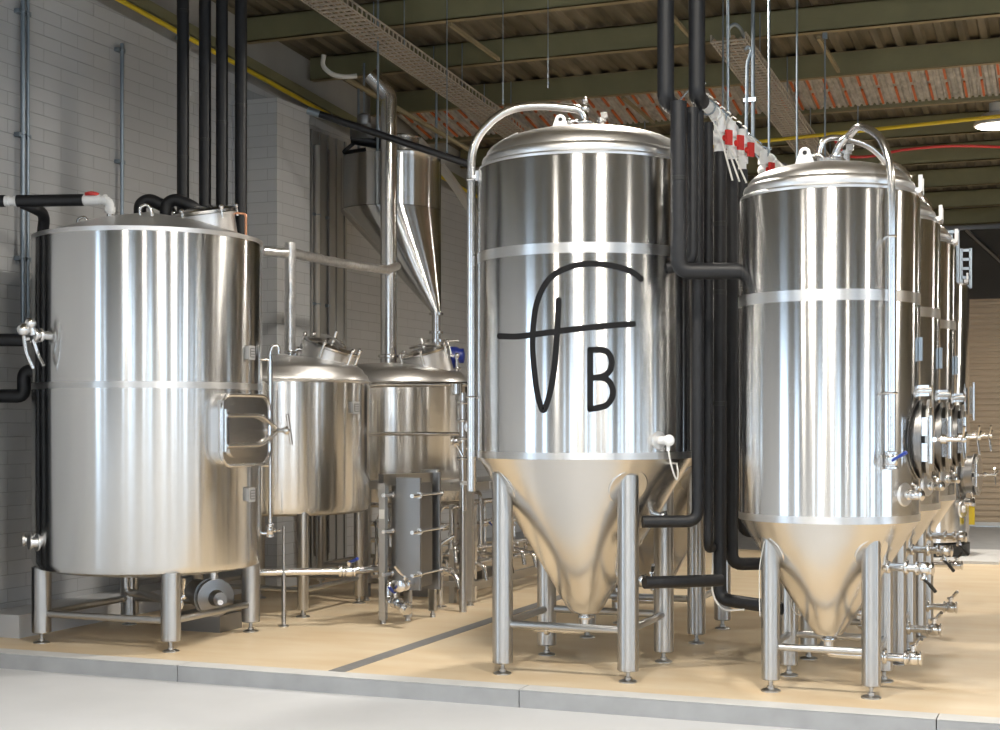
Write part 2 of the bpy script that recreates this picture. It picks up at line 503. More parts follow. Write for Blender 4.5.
cp = cip_pipe(fc, CC, [tt * .02 + UP * 3.27, tt * .02 + UP * 3.415, dl * .28 + UP * 3.455, dl * .50 + UP * 3.43, dl * .70 + UP * 3.24, dl * .70 + UP * 1.08], .027, [(-91, 3.0, .70), (-91, 1.66, .70)], .66)
m = MB(); m.ball(tt * .02 + UP * 3.425, .03); m.cyl(tt * .02 + UP * 3.425, tt * .02 + UP * 3.47, .012, 10); m.ball(tt * .02 + UP * 3.475, .02); ferrule(m, tt * .02 + UP * 3.34, UP, .027)
m.build('elbow_fitting', 'pipe', cp)
# hook bracket on the rim, thin vent wire on the lid
d = dirn(CC, -84); m = MB()
m.box(d * .655 + UP * 3.01, (.03, .03, .06)); m.tube([d * .66 + UP * 3.02, d * .69 + UP * 2.99, d * .69 + UP * 3.06], .01, 8, .02)
m.build('rim_hook', 'dome', fc)
d = dirn(CC, -75); m = MB(); m.tube([d * .52 + UP * 3.14, d * .52 + UP * 3.21, d * .42 + tt * .05 + UP * 3.25], .007, 8, .01); m.build('vent_wire', 'pvc', fc)
# temperature probe with cable
d = dirn(CC, 40); s_ = V(-d.y, d.x, 0); p0 = d * .655 + UP * 1.40
m = MB(); m.lathe([(.055, 0), (.05, .012), (.024, .016), (.02, .04)], p0, 20, d); m.build('probe_port', 'dome', fc)
m = MB(); m.cyl(p0 + d * .03, p0 + d * .085, .024, 14); m.ball(p0 + d * .09, .034); m.cyl(p0 + d * .085, p0 + d * .085 - UP * .06, .011, 8)
pb = m.build('probe_head', 'pvc', fc)
m = MB(); m.tube([p0 + d * .085 - UP * .05, p0 + d * .09 - UP * .12 + s_ * .01, p0 + d * .08 - UP * .2 + s_ * .05, p0 + d * .05 - UP * .235 + s_ * .1, p0 + d * .0 - UP * .2 + s_ * .16, p0 - d * .06 - UP * .12 + s_ * .20], .005, 8, .05); m.build('probe_cable', 'cable', pb)
# cone cooling stub and racking valve
d = dirn(CC, 62)
m = MB(); m.cyl(d * .44 + UP * .96, d * .57 + UP * .93, .022, 12); ferrule(m, d * .53 + UP * .94, d, .022); m.build('cooling_stub', 'pipe', fc)
d = dirn(CC, 60); m = MB(); m.cyl(d * .22 + UP * .58, d * .46 + UP * .55, .022, 12); ferrule(m, d * .4 + UP * .557, d, .022); m.build('racking_stub', 'pipe', fc)
valve(fc, d * .46 + UP * .55, d, .024, (0, 0, 1), grip='rubber')

# logo: strokes traced on the round side of the tank
def logo(t, C, R):
    g = MB(); T, Rr = cam_dirs(C)
    Zc = sqrt(C[0] ** 2 + C[1] ** 2)
    def sz(px, py):
        X = 490 + px / 4.294; Y = 250 + py / 4.294
        u = max(-.98, min(.98, (X - 585) / 107.7)); a = asin(u)
        Z = 9.07 - R * cos(a)
        return R * a, 1.5 - (Y - 423) / F * Z
    def stroke(pts, w):
        P = [V(*sz(*q), 0) for q in pts]
        out = []
        for i in range(len(P) - 1):      # Catmull-Rom
            p0, p1, p2, p3 = P[max(i - 1, 0)], P[i], P[i + 1], P[min(i + 2, len(P) - 1)]
            for k in range(8):
                q = k / 8
                out.append(.5 * ((2 * p1) + (p2 - p0) * q + (2 * p0 - 5 * p1 + 4 * p2 - p3) * q * q + (3 * p1 - p0 - 3 * p2 + p3) * q ** 3))
        out.append(P[-1])
        def onto(v, lift):
            a = v.x / R; d = T * cos(a) + Rr * sin(a)
            return d * (R + lift) + UP * v.y
        n = len(out); vs = []
        for i, q in enumerate(out):
            d = (out[min(i + 1, n - 1)] - out[max(i - 1, 0)]).normalized(); nn = V(-d.y, d.x, 0) * w / 2
            vs += [onto(q - nn, .0005), onto(q - nn, .003), onto(q + nn, .003), onto(q + nn, .0005)]
        fs = [(4 * i + k, 4 * i + k + 1, 4 * i + k + 5, 4 * i + k + 4) for i in range(n - 1) for k in range(3)]
        g._add(vs, fs)
        for e in (out[0], out[-1]):
            ring = [onto(e + V(cos(a), sin(a), 0) * w / 2, .0034) for a in [2 * pi * k / 14 for k in range(14)]]
            low = [onto(e + V(cos(a), sin(a), 0) * w / 2, .0005) for a in [2 * pi * k / 14 for k in range(14)]]
            g._add(ring + low, [tuple(range(14))] + [(k, (k + 1) % 14, 14 + (k + 1) % 14, 14 + k) for k in range(14)])
    W_ = .034
    stroke([(632, 125), (600, 98), (560, 80), (500, 65), (430, 58), (370, 65), (310, 88), (265, 122), (235, 170), (213, 230), (203, 290), (198, 350), (197, 420), (202, 500), (212, 590), (225, 655), (240, 688), (256, 655), (272, 590), (285, 500), (293, 400), (298, 320), (302, 215)], W_)
    stroke([(55, 368), (130, 370), (200, 362), (300, 348), (400, 335), (500, 325), (600, 318)], W_)
    stroke([(428, 428), (428, 500), (428, 600), (428, 683)], W_)
    stroke([(428, 430), (470, 428), (500, 442), (514, 480), (505, 520), (475, 543), (428, 550)], W_)
    stroke([(460, 546), (495, 556), (516, 590), (516, 630), (495, 664), (465, 676), (428, 683)], W_)
    o = g.build('letter_logo', 'ink', t, 60)
    return o
logo(fc, CC, .66)

# second tank of the middle row (plain, no logo)
fc2 = fermenter('fermentation_tank', 'plain cone-bottomed fermenter behind the logo tank, glimpsed past the black pipes', (CC[0], CC[1] + 1.62), PC, 'cone-bottomed fermenters in the middle row')
lid_fittings(fc2, CC, .66, 3.29, -62)

# ---- right row
CR = (-1.36, 8.53)
PR = dict(R=.505, z0=.955, z1=2.77, band=2.19, tip_r=.095, tip_z=.32, dome=.20, leg=.275, leg_r=.052, leg_top=.90, bar_z=.25, bar_r=.02, out=.42)
PITCH = 1.225
fr = fermenter('fermentation_tank', 'slim cone-bottomed steel fermenter at the front of the right-hand row', CR, PR, 'slim fermenters in the right-hand row')
lid_fittings(fr, CR, .505, 2.97, -50)
tt, rr = cam_dirs(CR)
dq = dirn(CR, 37)
cp = cip_pipe(fr, CR, [rr * .04 + UP * 2.93, rr * .045 + UP * 3.05, rr * .12 + tt * .04 + UP * 3.13, dq * .29 + UP * 3.135, dq * .45 + UP * 3.05, dq * .53 + UP * 2.90, dq * .55 + UP * 2.72, dq * .55 + UP * 2.45, dq * .55 + UP * 1.33], .0215, [(37, 2.50, .55), (37, 1.66, .55)], .505, True)
valve(cp, dq * .55 + UP * 1.30, UP, .022, tt, grip='bluegrip')
m = MB(); ferrule(m, rr * .04 + UP * 3.02, UP, .0215); m.build('clamp', 'pipe', cp)
# small second arch over the lid
m = MB(); m.tube(spline([-rr * .05 + UP * 2.94, -rr * .045 + UP * 3.07, rr * .02 - tt * .03 + UP * 3.13, rr * .2 - tt * .1 + UP * 3.10, rr * .32 - tt * .16 + UP * 3.0, rr * .40 - tt * .2 + UP * 2.82]), .018, 12); m.build('gas_arm', 'pipe', fr)
# fork hook on the rim
d = V(1, .05, 0).normalized(); s_ = V(-d.y, d.x, 0)
m = MB()
m.box(d * .50 + UP * 2.79, (.03, .16, .03)); m.box(d * .51 + UP * 2.83 + s_ * .07, (.022, .018, .09)); m.box(d * .51 + UP * 2.83 - s_ * .07, (.022, .018, .09)); m.box(d * .49 + UP * 2.75, (.02, .10, .06))
m.build('rim_hook', 'dome', fr)
# sunken side manway with swing arm and spoked hand screw (faces +x)
def manway(t, R, deg_vec, z, w=.33, h=.42, neck=.07):
    d = V(*deg_vec).normalized(); s = V(-d.y, d.x, 0)
    rot = Matrix((s, UP, d)).transposed()
    def oval(a, b, n=28): return [(a * cos(2 * pi * i / n), b * sin(2 * pi * i / n)) for i in range(n)]
    dep = R - sqrt(R * R - (w / 2) ** 2)
    m = MB(); c = d * (R - dep) + UP * z
    # neck ring
    n = 28; vs = []
    for (k, (a, b)) in enumerate(((w / 2 - .015, h / 2 - .015), (w / 2 - .015, h / 2 - .015), (w / 2 - .04, h / 2 - .04), (w / 2 - .04, h / 2 - .04))):
        off = (-.03, neck + dep - .03, neck + dep - .03, -.03)[k]
        vs += [c + s * x + UP * y + d * off for x, y in oval(a, b)]
    m._add(vs, [(r * n + i, r * n + (i + 1) % n, (r + 1) * n + (i + 1) % n, (r + 1) * n + i) for r in range(3) for i in range(n)])
    m.prism(oval(w / 2 + .01, h / 2 + .01), c + d * (neck + dep - .03), s, UP, d, .014)
    m.build('manway_neck', 'dull', t)
    e = d * (neck + dep)
    m = MB(); m.prism(oval(w / 2 - .02, h / 2 - .02), c + d * (neck + dep - .01), s, UP, d, .03); m.build('dark_gap_fill', 'rubber', t)  # black fill put in so the gap behind the door reads dark
    m = MB()
    m.prism(oval(w / 2 + .012, h / 2 + .012), c + e + d * .008, s, UP, d, .016)
    m.prism(oval(w / 2 - .03, h / 2 - .03), c + e + d * .02, s, UP, d, .016)
    door = m.build('manway_door', 'leg', t)
    m = MB()
    hx = s * (w / 2 + .03)
    m.box(c + e + UP * .07 - hx, (.03, .03, .10)); m.box(c + e - UP * .07 - hx, (.03, .03, .10))
    m.tube([c + e + d * .05 - hx, c + e + d * .055 + hx], .014, 10)
    m.cyl(c + e - hx - UP * .13 + d * .03, c + e - hx + UP * .13 + d * .03, .012, 10)
    m.build('hinge_arm', 'pipe', door)
    m = MB(); q = c + e + d * .05
    m.cyl(q - d * .03, q + d * .14, .013, 10); m.cyl(q + d * .02, q + d * .05, .026, 12); m.ball(q + d * .14, .02)
    for a in (20, 140, 260):
        v = s * cos(radians(a)) + UP * sin(radians(a)); m.cyl(q + d * .135, q + d * .15 + v * .11, .007, 8)
    m.build('hand_screw', 'pipe', door)
manway(fr, .505, (1, .02, 0), 1.41, .34, .42, .04)
# gauge block above the manway
m = MB(); m.box((.53, 0, 1.68), (.05, .05, .06)); m.cyl((.50, 0, 1.68), (.57, 0, 1.68), .03, 14); m.build('pressure_gauge', 'pipe', fr)
m = MB(); d = V(1, -.08, 0).normalized(); m.box(d * .515 + UP * 1.91, (.02, .04, .13)); m.build('plate_holder', 'galv', fr)
# sample cock in its dish
d = dirn(CR, 54); p0 = d * .50 + UP * 1.11
m = MB(); m.lathe([(.07, 0), (.06, .012), (.02, .012), (.018, .03)], p0, 24, d); m.build('dish_plate', 'dome', fr)
valve(fr, p0 + d * .065, d, .018, (1, -.3, .4), name='sample_cock', lever=False)
# racking valve from the cone and dump valve
m = MB(); m.cyl((.2, -.06, .70), (.50, -.10, .70), .023, 12); ferrule(m, (.34, -.077, .70), (1, -.13, 0), .023); ferrule(m, (.44, -.09, .70), (1, -.13, 0), .023); m.build('racking_arm', 'pipe', fr)
valve(fr, (.54, -.105, .70), (1, -.13, 0), .024, (0, -.3, -1), grip='rubber')
valve(fr, (.47, -.02, .19), (1, 0, 0), .026, (0, 0, 1))
# coiled probe cable at the rear leg
m = MB()
m.tube([(-.30, -.33, .84), (-.335, -.29, .7), (-.34, -.27, .55), (-.33, -.3, .42)], .003, 6, .05)
m.tube([(-.2, .2, .52)] + [(-.20 + .05 * cos(a), .21, .44 + .07 * sin(a)) for a in [pi / 2 + i * .5 for i in range(26)]], .003, 6)
m.build('probe_cable', 'cable', fr)

fr2 = copy_tree(fr); fr2.location = (CR[0], CR[1] + PITCH, 0)
fr2['label'] = 'slim cone-bottomed fermenter standing second from the front in the right-hand row'
fr3 = copy_tree(fr); fr3.location = (CR[0], CR[1] + 2 * PITCH, 0)
fr3['label'] = 'slim cone-bottomed fermenter standing third from the front in the right-hand row'

# ------------------------------------------------------------------ tall bright tank at the end of the right row
CB = (-1.80, 17.3)
bt = thing('storage_tank', 'dark brown-reflecting straight-sided tank beyond the slim fermenters, near the shutter', 'tank', (CB[0], CB[1], .03))
MB().lathe([(.54, .12), (.60, .16), (.60, 2.98), (.57, 3.02), (.3, 3.09), (.05, 3.12)], segs=64).build('body', 'body', bt)
MB().lathe([(.56, 0), (.605, .01), (.605, .13), (.56, .14)], segs=48).build('base_ring', 'rubber', bt)
manway(bt, .60, (1, -.15, 0), .90, .36, .44, .10)
m = MB(); d = dirn(CB, 60); m.lathe([(.10, 0), (.09, .015), (.04, .015), (.03, .05)], d * .595 + UP * .52, 24, d); m.build('side_port', 'dome', bt)
valve(bt, d * .68 + UP * .60, d, .03, (1, 0, .2), lever=False)
m = MB(); q = V(.64, -.2, .45); m.box(q, (.06, .05, .2)); m.build('valve_tag', 'yellow', bt)
m = MB(); m.box((.57, -.1, 3.04), (.03, .16, .04)); m.box((.59, -.17, 3.08), (.02, .02, .1)); m.build('rim_hook', 'dome', bt)
m = MB(); d = dirn(CB, 75); m.box(d * .63 + UP * 1.72, (.03, .06, .3)); m.cyl(d * .66 + UP * 1.5, d * .66 + UP * 1.92, .015, 10); m.build('level_tube', 'pipe', bt)
m = MB(); m.box((CB[0] + .2, CB[1], .015), (1.5, 1.6, .03)); tag(m.build('base_slab', 'kerbtop'), 'pale low slab under the straight-sided tank near the shutter', 'slab')
# perforated strut standing on that tank
for k, (dx, lbl, hh) in enumerate(((.42, 'pale perforated steel strut standing tall above the far straight-sided tank', .62), (.55, 'shorter perforated strut just right of the taller one above the far tank', .45))):
    m = MB(); x0, y0, z0_ = CB[0] + dx, CB[1] - .18 + .35 * k, 3.02
    wd = .07 if k == 0 else .05
    for sx in (-1, 1): m.box((x0 + sx * wd, y0, z0_ + hh / 2), (.03, .02, hh))
    if k == 0: m.box((x0, y0 + .01, z0_ + hh / 2), (.03, .012, hh))
    nn = int(hh / .1)
    for i in range(nn + 1): m.box((x0, y0, z0_ + .02 + i * (hh - .04) / nn), (wd * 2, .02, .03))
    tag(m.build('perforated_strut', 'galv'), lbl, 'strut')
m = MB(); m.lathe([(.10, 0), (.12, .01), (.10, .20), (.05, .24)], (-1.78, 16.42, 0), 16); tag(m.build('orange_bucket', 'orange'), 'small orange bucket on the floor at the foot of the far tank', 'bucket')
# spare valve stand between third fermenter and far tank
t = thing('drain_pipe', 'low steel drain pipe with an upright lever, past the third slim fermenter', 'pipe', (-1.02, 12.7, 0))
m = MB(); m.tube([(-.35, 0, 0), (-.35, 0, .33), (.0, 0, .33)], .022, 12, .05); ferrule(m, (-.02, 0, .33), (1, 0, 0), .022); m.build('pipe_run', 'pipe', t)
valve(t, (.04, 0, .33), (1, 0, 0), .024, (0, 0, 1), grip='rubber')

# ------------------------------------------------------------------ big hot-liquor tank at the left
CL = (-6.10, 8.74); RL = .785
hl = thing('hot_water_tank', 'wide flat-bottomed steel tank at the far left with a square side hatch', 'tank', (CL[0], CL[1], 0))
MB().lathe([(.60, .48), (RL - .06, .50), (RL - .02, .515), (RL, .56), (RL, 2.745), (RL - .004, 2.765), (RL - .02, 2.77)], segs=112).build('body', 'body', hl)
MB().lathe([(RL - .01, 1.728), (RL + .0012, 1.728), (RL + .0012, 1.772), (RL - .01, 1.772)], segs=112).build('weld_band', 'band', hl)
MB().lathe([(RL - .03, 2.75), (RL + .004, 2.752), (RL + .004, 2.78), (RL - .03, 2.785), (.4, 2.90), (.05, 2.97)], segs=96).build('lid', 'dome', hl)
for sx, sy in ((-1, -1), (1, -1), (1, 1), (-1, 1)): leg_part(hl, sx * .52, sy * .5, .07, .52, .066)
for a, b in (((-.52, -.5), (.52, -.5)), ((.52, -.5), (.52, .5)), ((.52, .5), (-.52, .5)), ((-.52, .5), (-.52, -.5))):
    MB().cyl((*a, .20), (*b, .20), .024, 16).build('cross_bar', 'leg', hl)
# side hatch: rounded square door on a neck
d = dirn(CL, 49); s_ = V(-d.y, d.x, 0); rot = Matrix((s_, UP, d)).transposed()
c = d * (RL - .005) + UP * 1.45
m = MB(); m.rbox(c - d * .02, (.50, .45, .12), .09, rot, 5); hn = m.build('hatch_neck', 'dome', hl)
m = MB(); m.rbox(c + d * .052, (.53, .47, .022), .10, rot, 5); m.rbox(c + d * .07, (.40, .36, .02), .07, rot, 5); hd = m.build('hatch_door', 'pipe', hl)
m = MB(); fr_ = []
for sx, sy, a0 in ((1, 1, 0), (-1, 1, .5 * pi), (-1, -1, pi), (1, -1, 1.5 * pi)):
    fr_ += [(sx * .165 + .10 * cos(a0 + k * pi / 12), sy * .135 + .10 * sin(a0 + k * pi / 12)) for k in range(7)]
fr_.append(fr_[0])
m.tube([c + d * .066 + s_ * a + UP * b for a, b in fr_], .012, 8); m.build('hatch_rim', 'pipe', hd)
m = MB()
m.cyl(c - s_ * .235 - UP * .14 + d * .075, c - s_ * .235 + UP * .14 + d * .075, .014, 10)
for zz in (-.1, .1): m.tube([c - s_ * .235 + UP * zz + d * .085, c + s_ * .12 + UP * zz + d * .10, c + s_ * .31 + UP * (0.02 if zz > 0 else -.02) + d * .08], .015, 10, .05)
m.box(c - s_ * .22 + UP * .17 + d * .06, (.09, .06, .05), rot)
m.build('hinge_frame', 'pipe', hd)
m = MB(); q = c + s_ * .33 + d * .06
m.cyl(q - d * .06, q + d * .12, .016, 10); m.ball(q + d * .10, .03)
m.cyl(q + d * .12 - UP * .10 + s_ * .03, q + d * .12 + UP * .11 - s_ * .02, .012, 8)
m.build('hand_screw', 'pipe', hd)
label_plate(hl, CL, RL, 58, 1.98); label_plate(hl, CL, RL, 58, 1.01)
# round lid manway, tilted stubs, eyes
tl, rl = cam_dirs(CL)
q = rl * .40 - tl * .10 + UP * 2.90; ax = (UP - rl * .16 + tl * .12).normalized()
m = MB(); m.lathe([(.21, -.08), (.21, .07), (.222, .07), (.222, .085), (.21, .09)], q, 40, ax); mn = m.build('lid_manway', 'dome', hl)
m = MB(); m.lathe([(.228, .09), (.232, .11), (.20, .125), (.1, .145), (.02, .15)], q, 40, ax); m.build('manway_cover', 'pipe', mn)
for ang in (0, 72, 144, 216, 288):
    u = ax.orthogonal().normalized(); u = Matrix.Rotation(radians(ang), 3, ax) @ u; m = MB()
    m.cyl(q + u * .235 + ax * .05, q + u * .235 + ax * .12, .010, 8); m.ball(q + u * .235 + ax * .125, .018)
    m.build('clamp_bolt', 'pipe', mn)
for k, (a, rad) in enumerate(((-8, .50), (22, .62))):
    p = dirn(CL, -125 if k == 0 else -2) * (.55 if k == 0 else .40) + UP * 2.89
    m = MB(); m.tube([p + rl * .03 - UP * .06, p + rl * .035 + UP * .04, p + rl * .0 + UP * .09, p - rl * .05 + UP * .06, p - rl * .04 + UP * .01], .011, 10, .05)
    m.build('lifting_eye', 'pipe', hl)
# side ports near the bottom and instrument cluster at left
for deg, z in ((-68, .70), (-86, .70)):
    d = dirn(CL, deg); m = MB(); m.lathe([(.06, 0), (.058, .012), (.035, .014), (.033, .05), (.045, .052), (.045, .065)], d * (RL - .008) + UP * z, 20, d); m.build('side_port', 'dome', hl)
d = dirn(CL, -57); p = d * RL + UP * 2.08
m = MB(); m.cyl(p - d * .02, p + d * .10, .03, 14); ferrule(m, p + d * .05, d, .03); ferrule(m, p + d * .09, d, .03)
m.cyl(p + d * .10, p + d * .12 + UP * .07, .022, 10); m.ball(p + d * .12 + UP * .075, .04); m.ball(p + d * .17 + UP * .03, .045)
m.tube([p + d * .1 - UP * .03, p + d * .06 - UP * .14, p + d * .02 + tl * .06 - UP * .2], .012, 8, .04)
m.tube([p + d * .17 + UP * .02, p + d * .15 - UP * .12, p + d * .1 - UP * .22], .012, 8, .04)
m.build('inlet_fitting', 'pipe', hl)
# low pump and pipe under the tank
pm = thing('transfer_pump', 'small steel pump with round flanges on the floor beneath the far-left tank', 'pump', (-5.80, 9.15, 0))
m = MB(); m.lathe([(.13, 0), (.14, .01), (.14, .03), (.11, .035), (.11, .07), (.135, .075), (.135, .1), (.06, .11), (.05, .2)], (-.05, 0, .25), 28, (.6, -.5, 0)); m.build('pump_head', 'dull', pm)
m = MB(); m.lathe([(.09, 0), (.10, .01), (.10, .26), (.08, .28)], (-.3, .2, .25), 24, (.6, -.5, 0)); m.build('pump_motor', 'dull', pm)
m = MB(); m.box((-.15, .1, .06), (.4, .3, .12)); m.build('base_block', 'dull', pm)
m = MB(); m.tube([(.0, -.05, .38), (.0, -.05, .47)], .03, 12); m.tube([(.08, -.12, .25), (.2, -.28, .25)], .02, 10, .05); m.build('pipe_run', 'pipe', pm)
dr = thing('drain_pipe', 'steel drain pipe with a lever valve at the front right foot of the far-left tank', 'pipe', (-5.75, 8.45, 0))
m = MB(); m.tube([(-.55, .3, .47), (-.55, .3, .30), (-.4, .3, .30), (.1, -.08, .30)], .026, 12, .06); m.tube([(.06, -.06, .30), (.06, -.06, .0)], .012, 8); m.build('pipe_run', 'leg', dr)
valve(dr, (.13, -.11, .30), (1, -.8, 0), .03, (.3, 1, .8))

# pipes on the tank's right side: thin upright with valve, and a prop
t = thing('sight_tube', 'thin upright steel tube with hooked top and low tap, right edge of the far-left tank', 'pipe', (0, 0, 0))
d = dirn(CL, 84); b0 = V(CL[0], CL[1], 0) + d * (RL + .055)
m = MB(); m.tube([b0 + UP * .72, b0 + UP * 2.0, b0 + UP * 2.05 + d * .02, b0 + UP * 2.05 + d * .06, b0 + UP * 1.99 + d * .06], .013, 10, .03); m.cyl(b0 + UP * 1.4, b0 + UP * 1.94, .019, 10)
for z in (.72, 1.2, 1.95): m.cyl(b0 - d * .075 + UP * z, b0 + d * .01 + UP * z, .01, 8)
m.build('tube', 'pipe', t)
valve(t, b0 + UP * .74, UP, .018, (1, -.3, 0), lever=False)

# ------------------------------------------------------------------ brew kettles behind
def kettle(name, label, C, R, zb, zt, dome, L, group):
    t = thing(name, label, 'kettle', (C[0], C[1], 0), 0, group)
    MB().lathe([(.3, zb - .03), (R - .06, zb - .02), (R - .02, zb), (R, zb + .05), (R, zt - .01), (R - .01, zt)], segs=96).build('body', 'body', t)
    pr = [(R - .02, zt - .012), (R + .008, zt - .01), (R + .012, zt + .004), (R - .01, zt + .014), (R - .02, zt + .05), (R - .05, zt + .075)]
    for k in range(1, 9):
        a = k / 8 * pi / 2
        pr.append(((R - .05) * cos(a) if k < 8 else .05, zt + .075 + (dome - .075) * sin(a)))
    MB().lathe(pr, segs=96).build('domed_lid', 'dome', t)
    for sx, sy in ((-1, -1), (1, -1), (1, 1), (-1, 1)): leg_part(t, sx * L, sy * L, .06, zb + .02, .044)
    for a, b in (((-L, -L), (L, -L)), ((L, -L), (L, L)), ((L, L), (-L, L)), ((-L, L), (-L, -L))):
        MB().cyl((*a, .21), (*b, .21), .02, 12).build('cross_bar', 'leg', t)
    return t
def tilted_manway(t, q, ax, r, h):
    q = V(*q); ax = V(*ax).normalized()
    m = MB(); m.lathe([(r, -.10), (r, h), (r + .012, h), (r + .012, h + .015), (r, h + .018)], q, 36, ax); n = m.build('lid_manway', 'dome', t)
    m = MB(); m.lathe([(r + .015, h + .02), (r + .018, h + .035), (r * .9, h + .05), (r * .4, h + .065), (.02, h + .07)], q, 36, ax)
    cv = m.build('manway_cover', 'pipe', n)
    u = ax.orthogonal().normalized()
    for ang in range(0, 360, 60):
        w = Matrix.Rotation(radians(ang), 3, ax) @ u; m = MB()
        m.cyl(q + w * (r + .025) + ax * (h - .06), q + w * (r + .025) + ax * (h + .06), .011, 8); m.ball(q + w * (r + .025) + ax * (h + .065), .02)
        m.build('clamp_bolt', 'pipe', n)
    m = MB(); w = Matrix.Rotation(radians(100), 3, ax) @ u
    m.tube([q + ax * (h + .08) - w * r * 1.1, q + ax * (h + .10), q + ax * (h + .08) + w * r * 1.1], .013, 8, .05); m.cyl(q + ax * (h + .06), q + ax * (h + .16), .012, 8)
    m.build('cover_arm', 'pipe', n)

CK1 = (-6.10, 10.56)
k1 = kettle('brew_kettle', 'squat domed steel brew kettle just right of the far-left tank', CK1, .73, .80, 1.83, .22, .475, 'domed brew kettles by the block wall')
t1, r1 = cam_dirs(CK1)
tilted_manway(k1, r1 * .36 + t1 * .12 + UP * 1.97, UP * .9 + r1 * .30 + t1 * .15, .215, .13)
label_plate(k1, CK1, .73, 52, 1.62)
m = MB(); p = r1 * .12 - t1 * .0 + UP * 2.02; m.tube([p, p + UP * .09, p + UP * .09 + r1 * .22 - UP * .03], .02, 10, .04); m.build('spray_inlet', 'pipe', k1)
m = MB(); p = r1 * .58 - t1 * .05 + UP * 1.86; m.tube([p, p + UP * .16, p + UP * .17 - r1 * .16], .022, 10, .05); m.build('wash_inlet', 'pipe', k1)

CK2 = (-6.02, 12.45)
k2 = kettle('brew_kettle', 'rear domed brew kettle carrying a tall flue pipe, behind the guard rail', CK2, .74, .80, 1.86, .20, .475, 'domed brew kettles by the block wall')
t2, r2 = cam_dirs(CK2)
tilted_manway(k2, r2 * .36 + t2 * .22 + UP * 1.99, UP * .9 - r2 * .25 + t2 * .12, .215, .14)
label_plate(k2, CK2, .74, 60, 1.70)
for k, (a, b) in enumerate(((.2, .1), (.62, .0))):
    m = MB(); p = r2 * a + t2 * b + UP * 1.93
    m.tube([p, p + UP * .2, p + UP * .2 - r2 * .12], .02, 10, .05); m.ball(p + UP * .2, .03); ferrule(m, p + UP * .08, UP, .02); m.build('wash_inlet', 'pipe', k2)
# flue
fl = thing('flue_pipe', 'tall shiny steel flue rising from the rear kettle towards the roof', 'flue', (0, 0, 0))
fp = V(CK2[0], CK2[1], 0) - r2 * .015
m = MB(); m.tube([fp + UP * 2.02, fp + UP * 4.56, fp + UP * 4.66 - r2 * .09, fp + UP * 4.74 - r2 * .17], .077, 24, .06); m.build('stack', 'pipe', fl)
m = MB(); m.lathe([(.08, 0), (.10, .01), (.10, .03), (.08, .04)], fp + UP * 2.10, 24); m.cyl(fp + UP * 2.12 + r2 * .1, fp + UP * 2.12 + r2 * .17, .015, 8); m.build('clamp_ring', 'pipe', fl)
# motor
mo = thing('mixer_motor', 'blue electric motor lying on the rear kettle, half behind the logo tank', 'motor', (CK2[0] + .46, CK2[1] + .25, 0))
m = MB(); m.lathe([(.07, 0), (.085, .01), (.085, .25), (.07, .27), (.07, .31), (.03, .32)], (-.16, .0, 2.13), 24, (1, .35, 0))
for i in range(10):
    m.torus(V(-.16, 0, 2.13) + V(1, .35, 0).normalized() * (.03 + i * .022), (1, .35, 0), .086, .005, 24, 6)
m.build('motor_casing', 'blue', mo)
m = MB(); m.box((-.03, .03, 2.00), (.16, .12, .12)); m.build('motor_mount', 'blue', mo)

# ------------------------------------------------------------------ malt hopper
hp = thing('malt_hopper', 'hanging steel malt hopper with an off-centre cone above the kettles', 'hopper', (0, 0, 0))
def pt(px, py, Z):     # a point of the place at depth Z seen at px,py
    Xc = (px - 500) / F * Z
    return V(Xc * cos(YAW) - Z * sin(YAW), Xc * sin(YAW) + Z * cos(YAW), 1.5 - (py - 423) / F * Z)
h0 = pt(391, 180, 14.75); ap = pt(436, 312, 14.35); RH = .50
ztop, zj, za = pt(391, 160, 14.75).z, pt(391, 212, 14.75).z, ap.z
m = MB(); m.lathe([(RH - .02, zj), (RH, zj + .01), (RH, ztop), (RH - .02, ztop + .005)], (h0.x, h0.y, 0), 72); m.build('body', 'body', hp)
prof, off = [], []
for k in range(11):
    q = k / 10; prof.append((.05 + (RH - .05) * q, za + (zj + .004 - za) * q)); off.append(((ap.x - h0.x) * (1 - q), (ap.y - h0.y) * (1 - q)))
m = MB(); m.lathe(prof, (h0.x, h0.y, 0), 72, None, off); m.build('cone', 'body', hp)
m = MB(); m.lathe([(RH - .01, ztop), (.30, ztop + .05), (.17, ztop + .06), (.17, ztop + .2), (.185, ztop + .2), (.185, ztop + .215), (.1, ztop + .24)], (h0.x + .12, h0.y, 0), 40); m.build('lid', 'cone', hp)
m = MB(); 
for z, r in ((za - .02, .06), (za - .2, .06), (za - .28, .085), (za - .42, .06)): m.lathe([(.04, -.014), (r + .01, -.012), (r + .01, .012), (.04, .014)], (ap.x, ap.y, z), 20)
m.cyl((ap.x, ap.y, za - .56), (ap.x, ap.y, za + .02), .042, 20); m.build('outlet_pipe', 'pipe', hp)
m = MB(); m.cyl((ap.x, ap.y, za - .28), V(ap.x, ap.y, za - .28) + r2 * .22, .012, 8); m.build('slide_handle', 'pipe', hp)
m = MB()
for a in (40, 160, 280):
    u = V(cos(radians(a)), sin(radians(a)), 0) * (RH - .03); m.cyl((h0.x + u.x, h0.y + u.y, ztop - .1), (h0.x + u.x, h0.y + u.y, 4.95), .014, 8)
m.build('hanger', 'galv', hp)
# pale diagonal roof brace right of the hopper
m = MB(); m.tube([pt(418, 140, 16.4), pt(446, 172, 16.4), pt(486, 232, 16.4)], .055, 4, .2); 
tag(m.build('roof_brace', 'pale'), 'pale curved roof brace sloping down behind the hopper', 'brace')

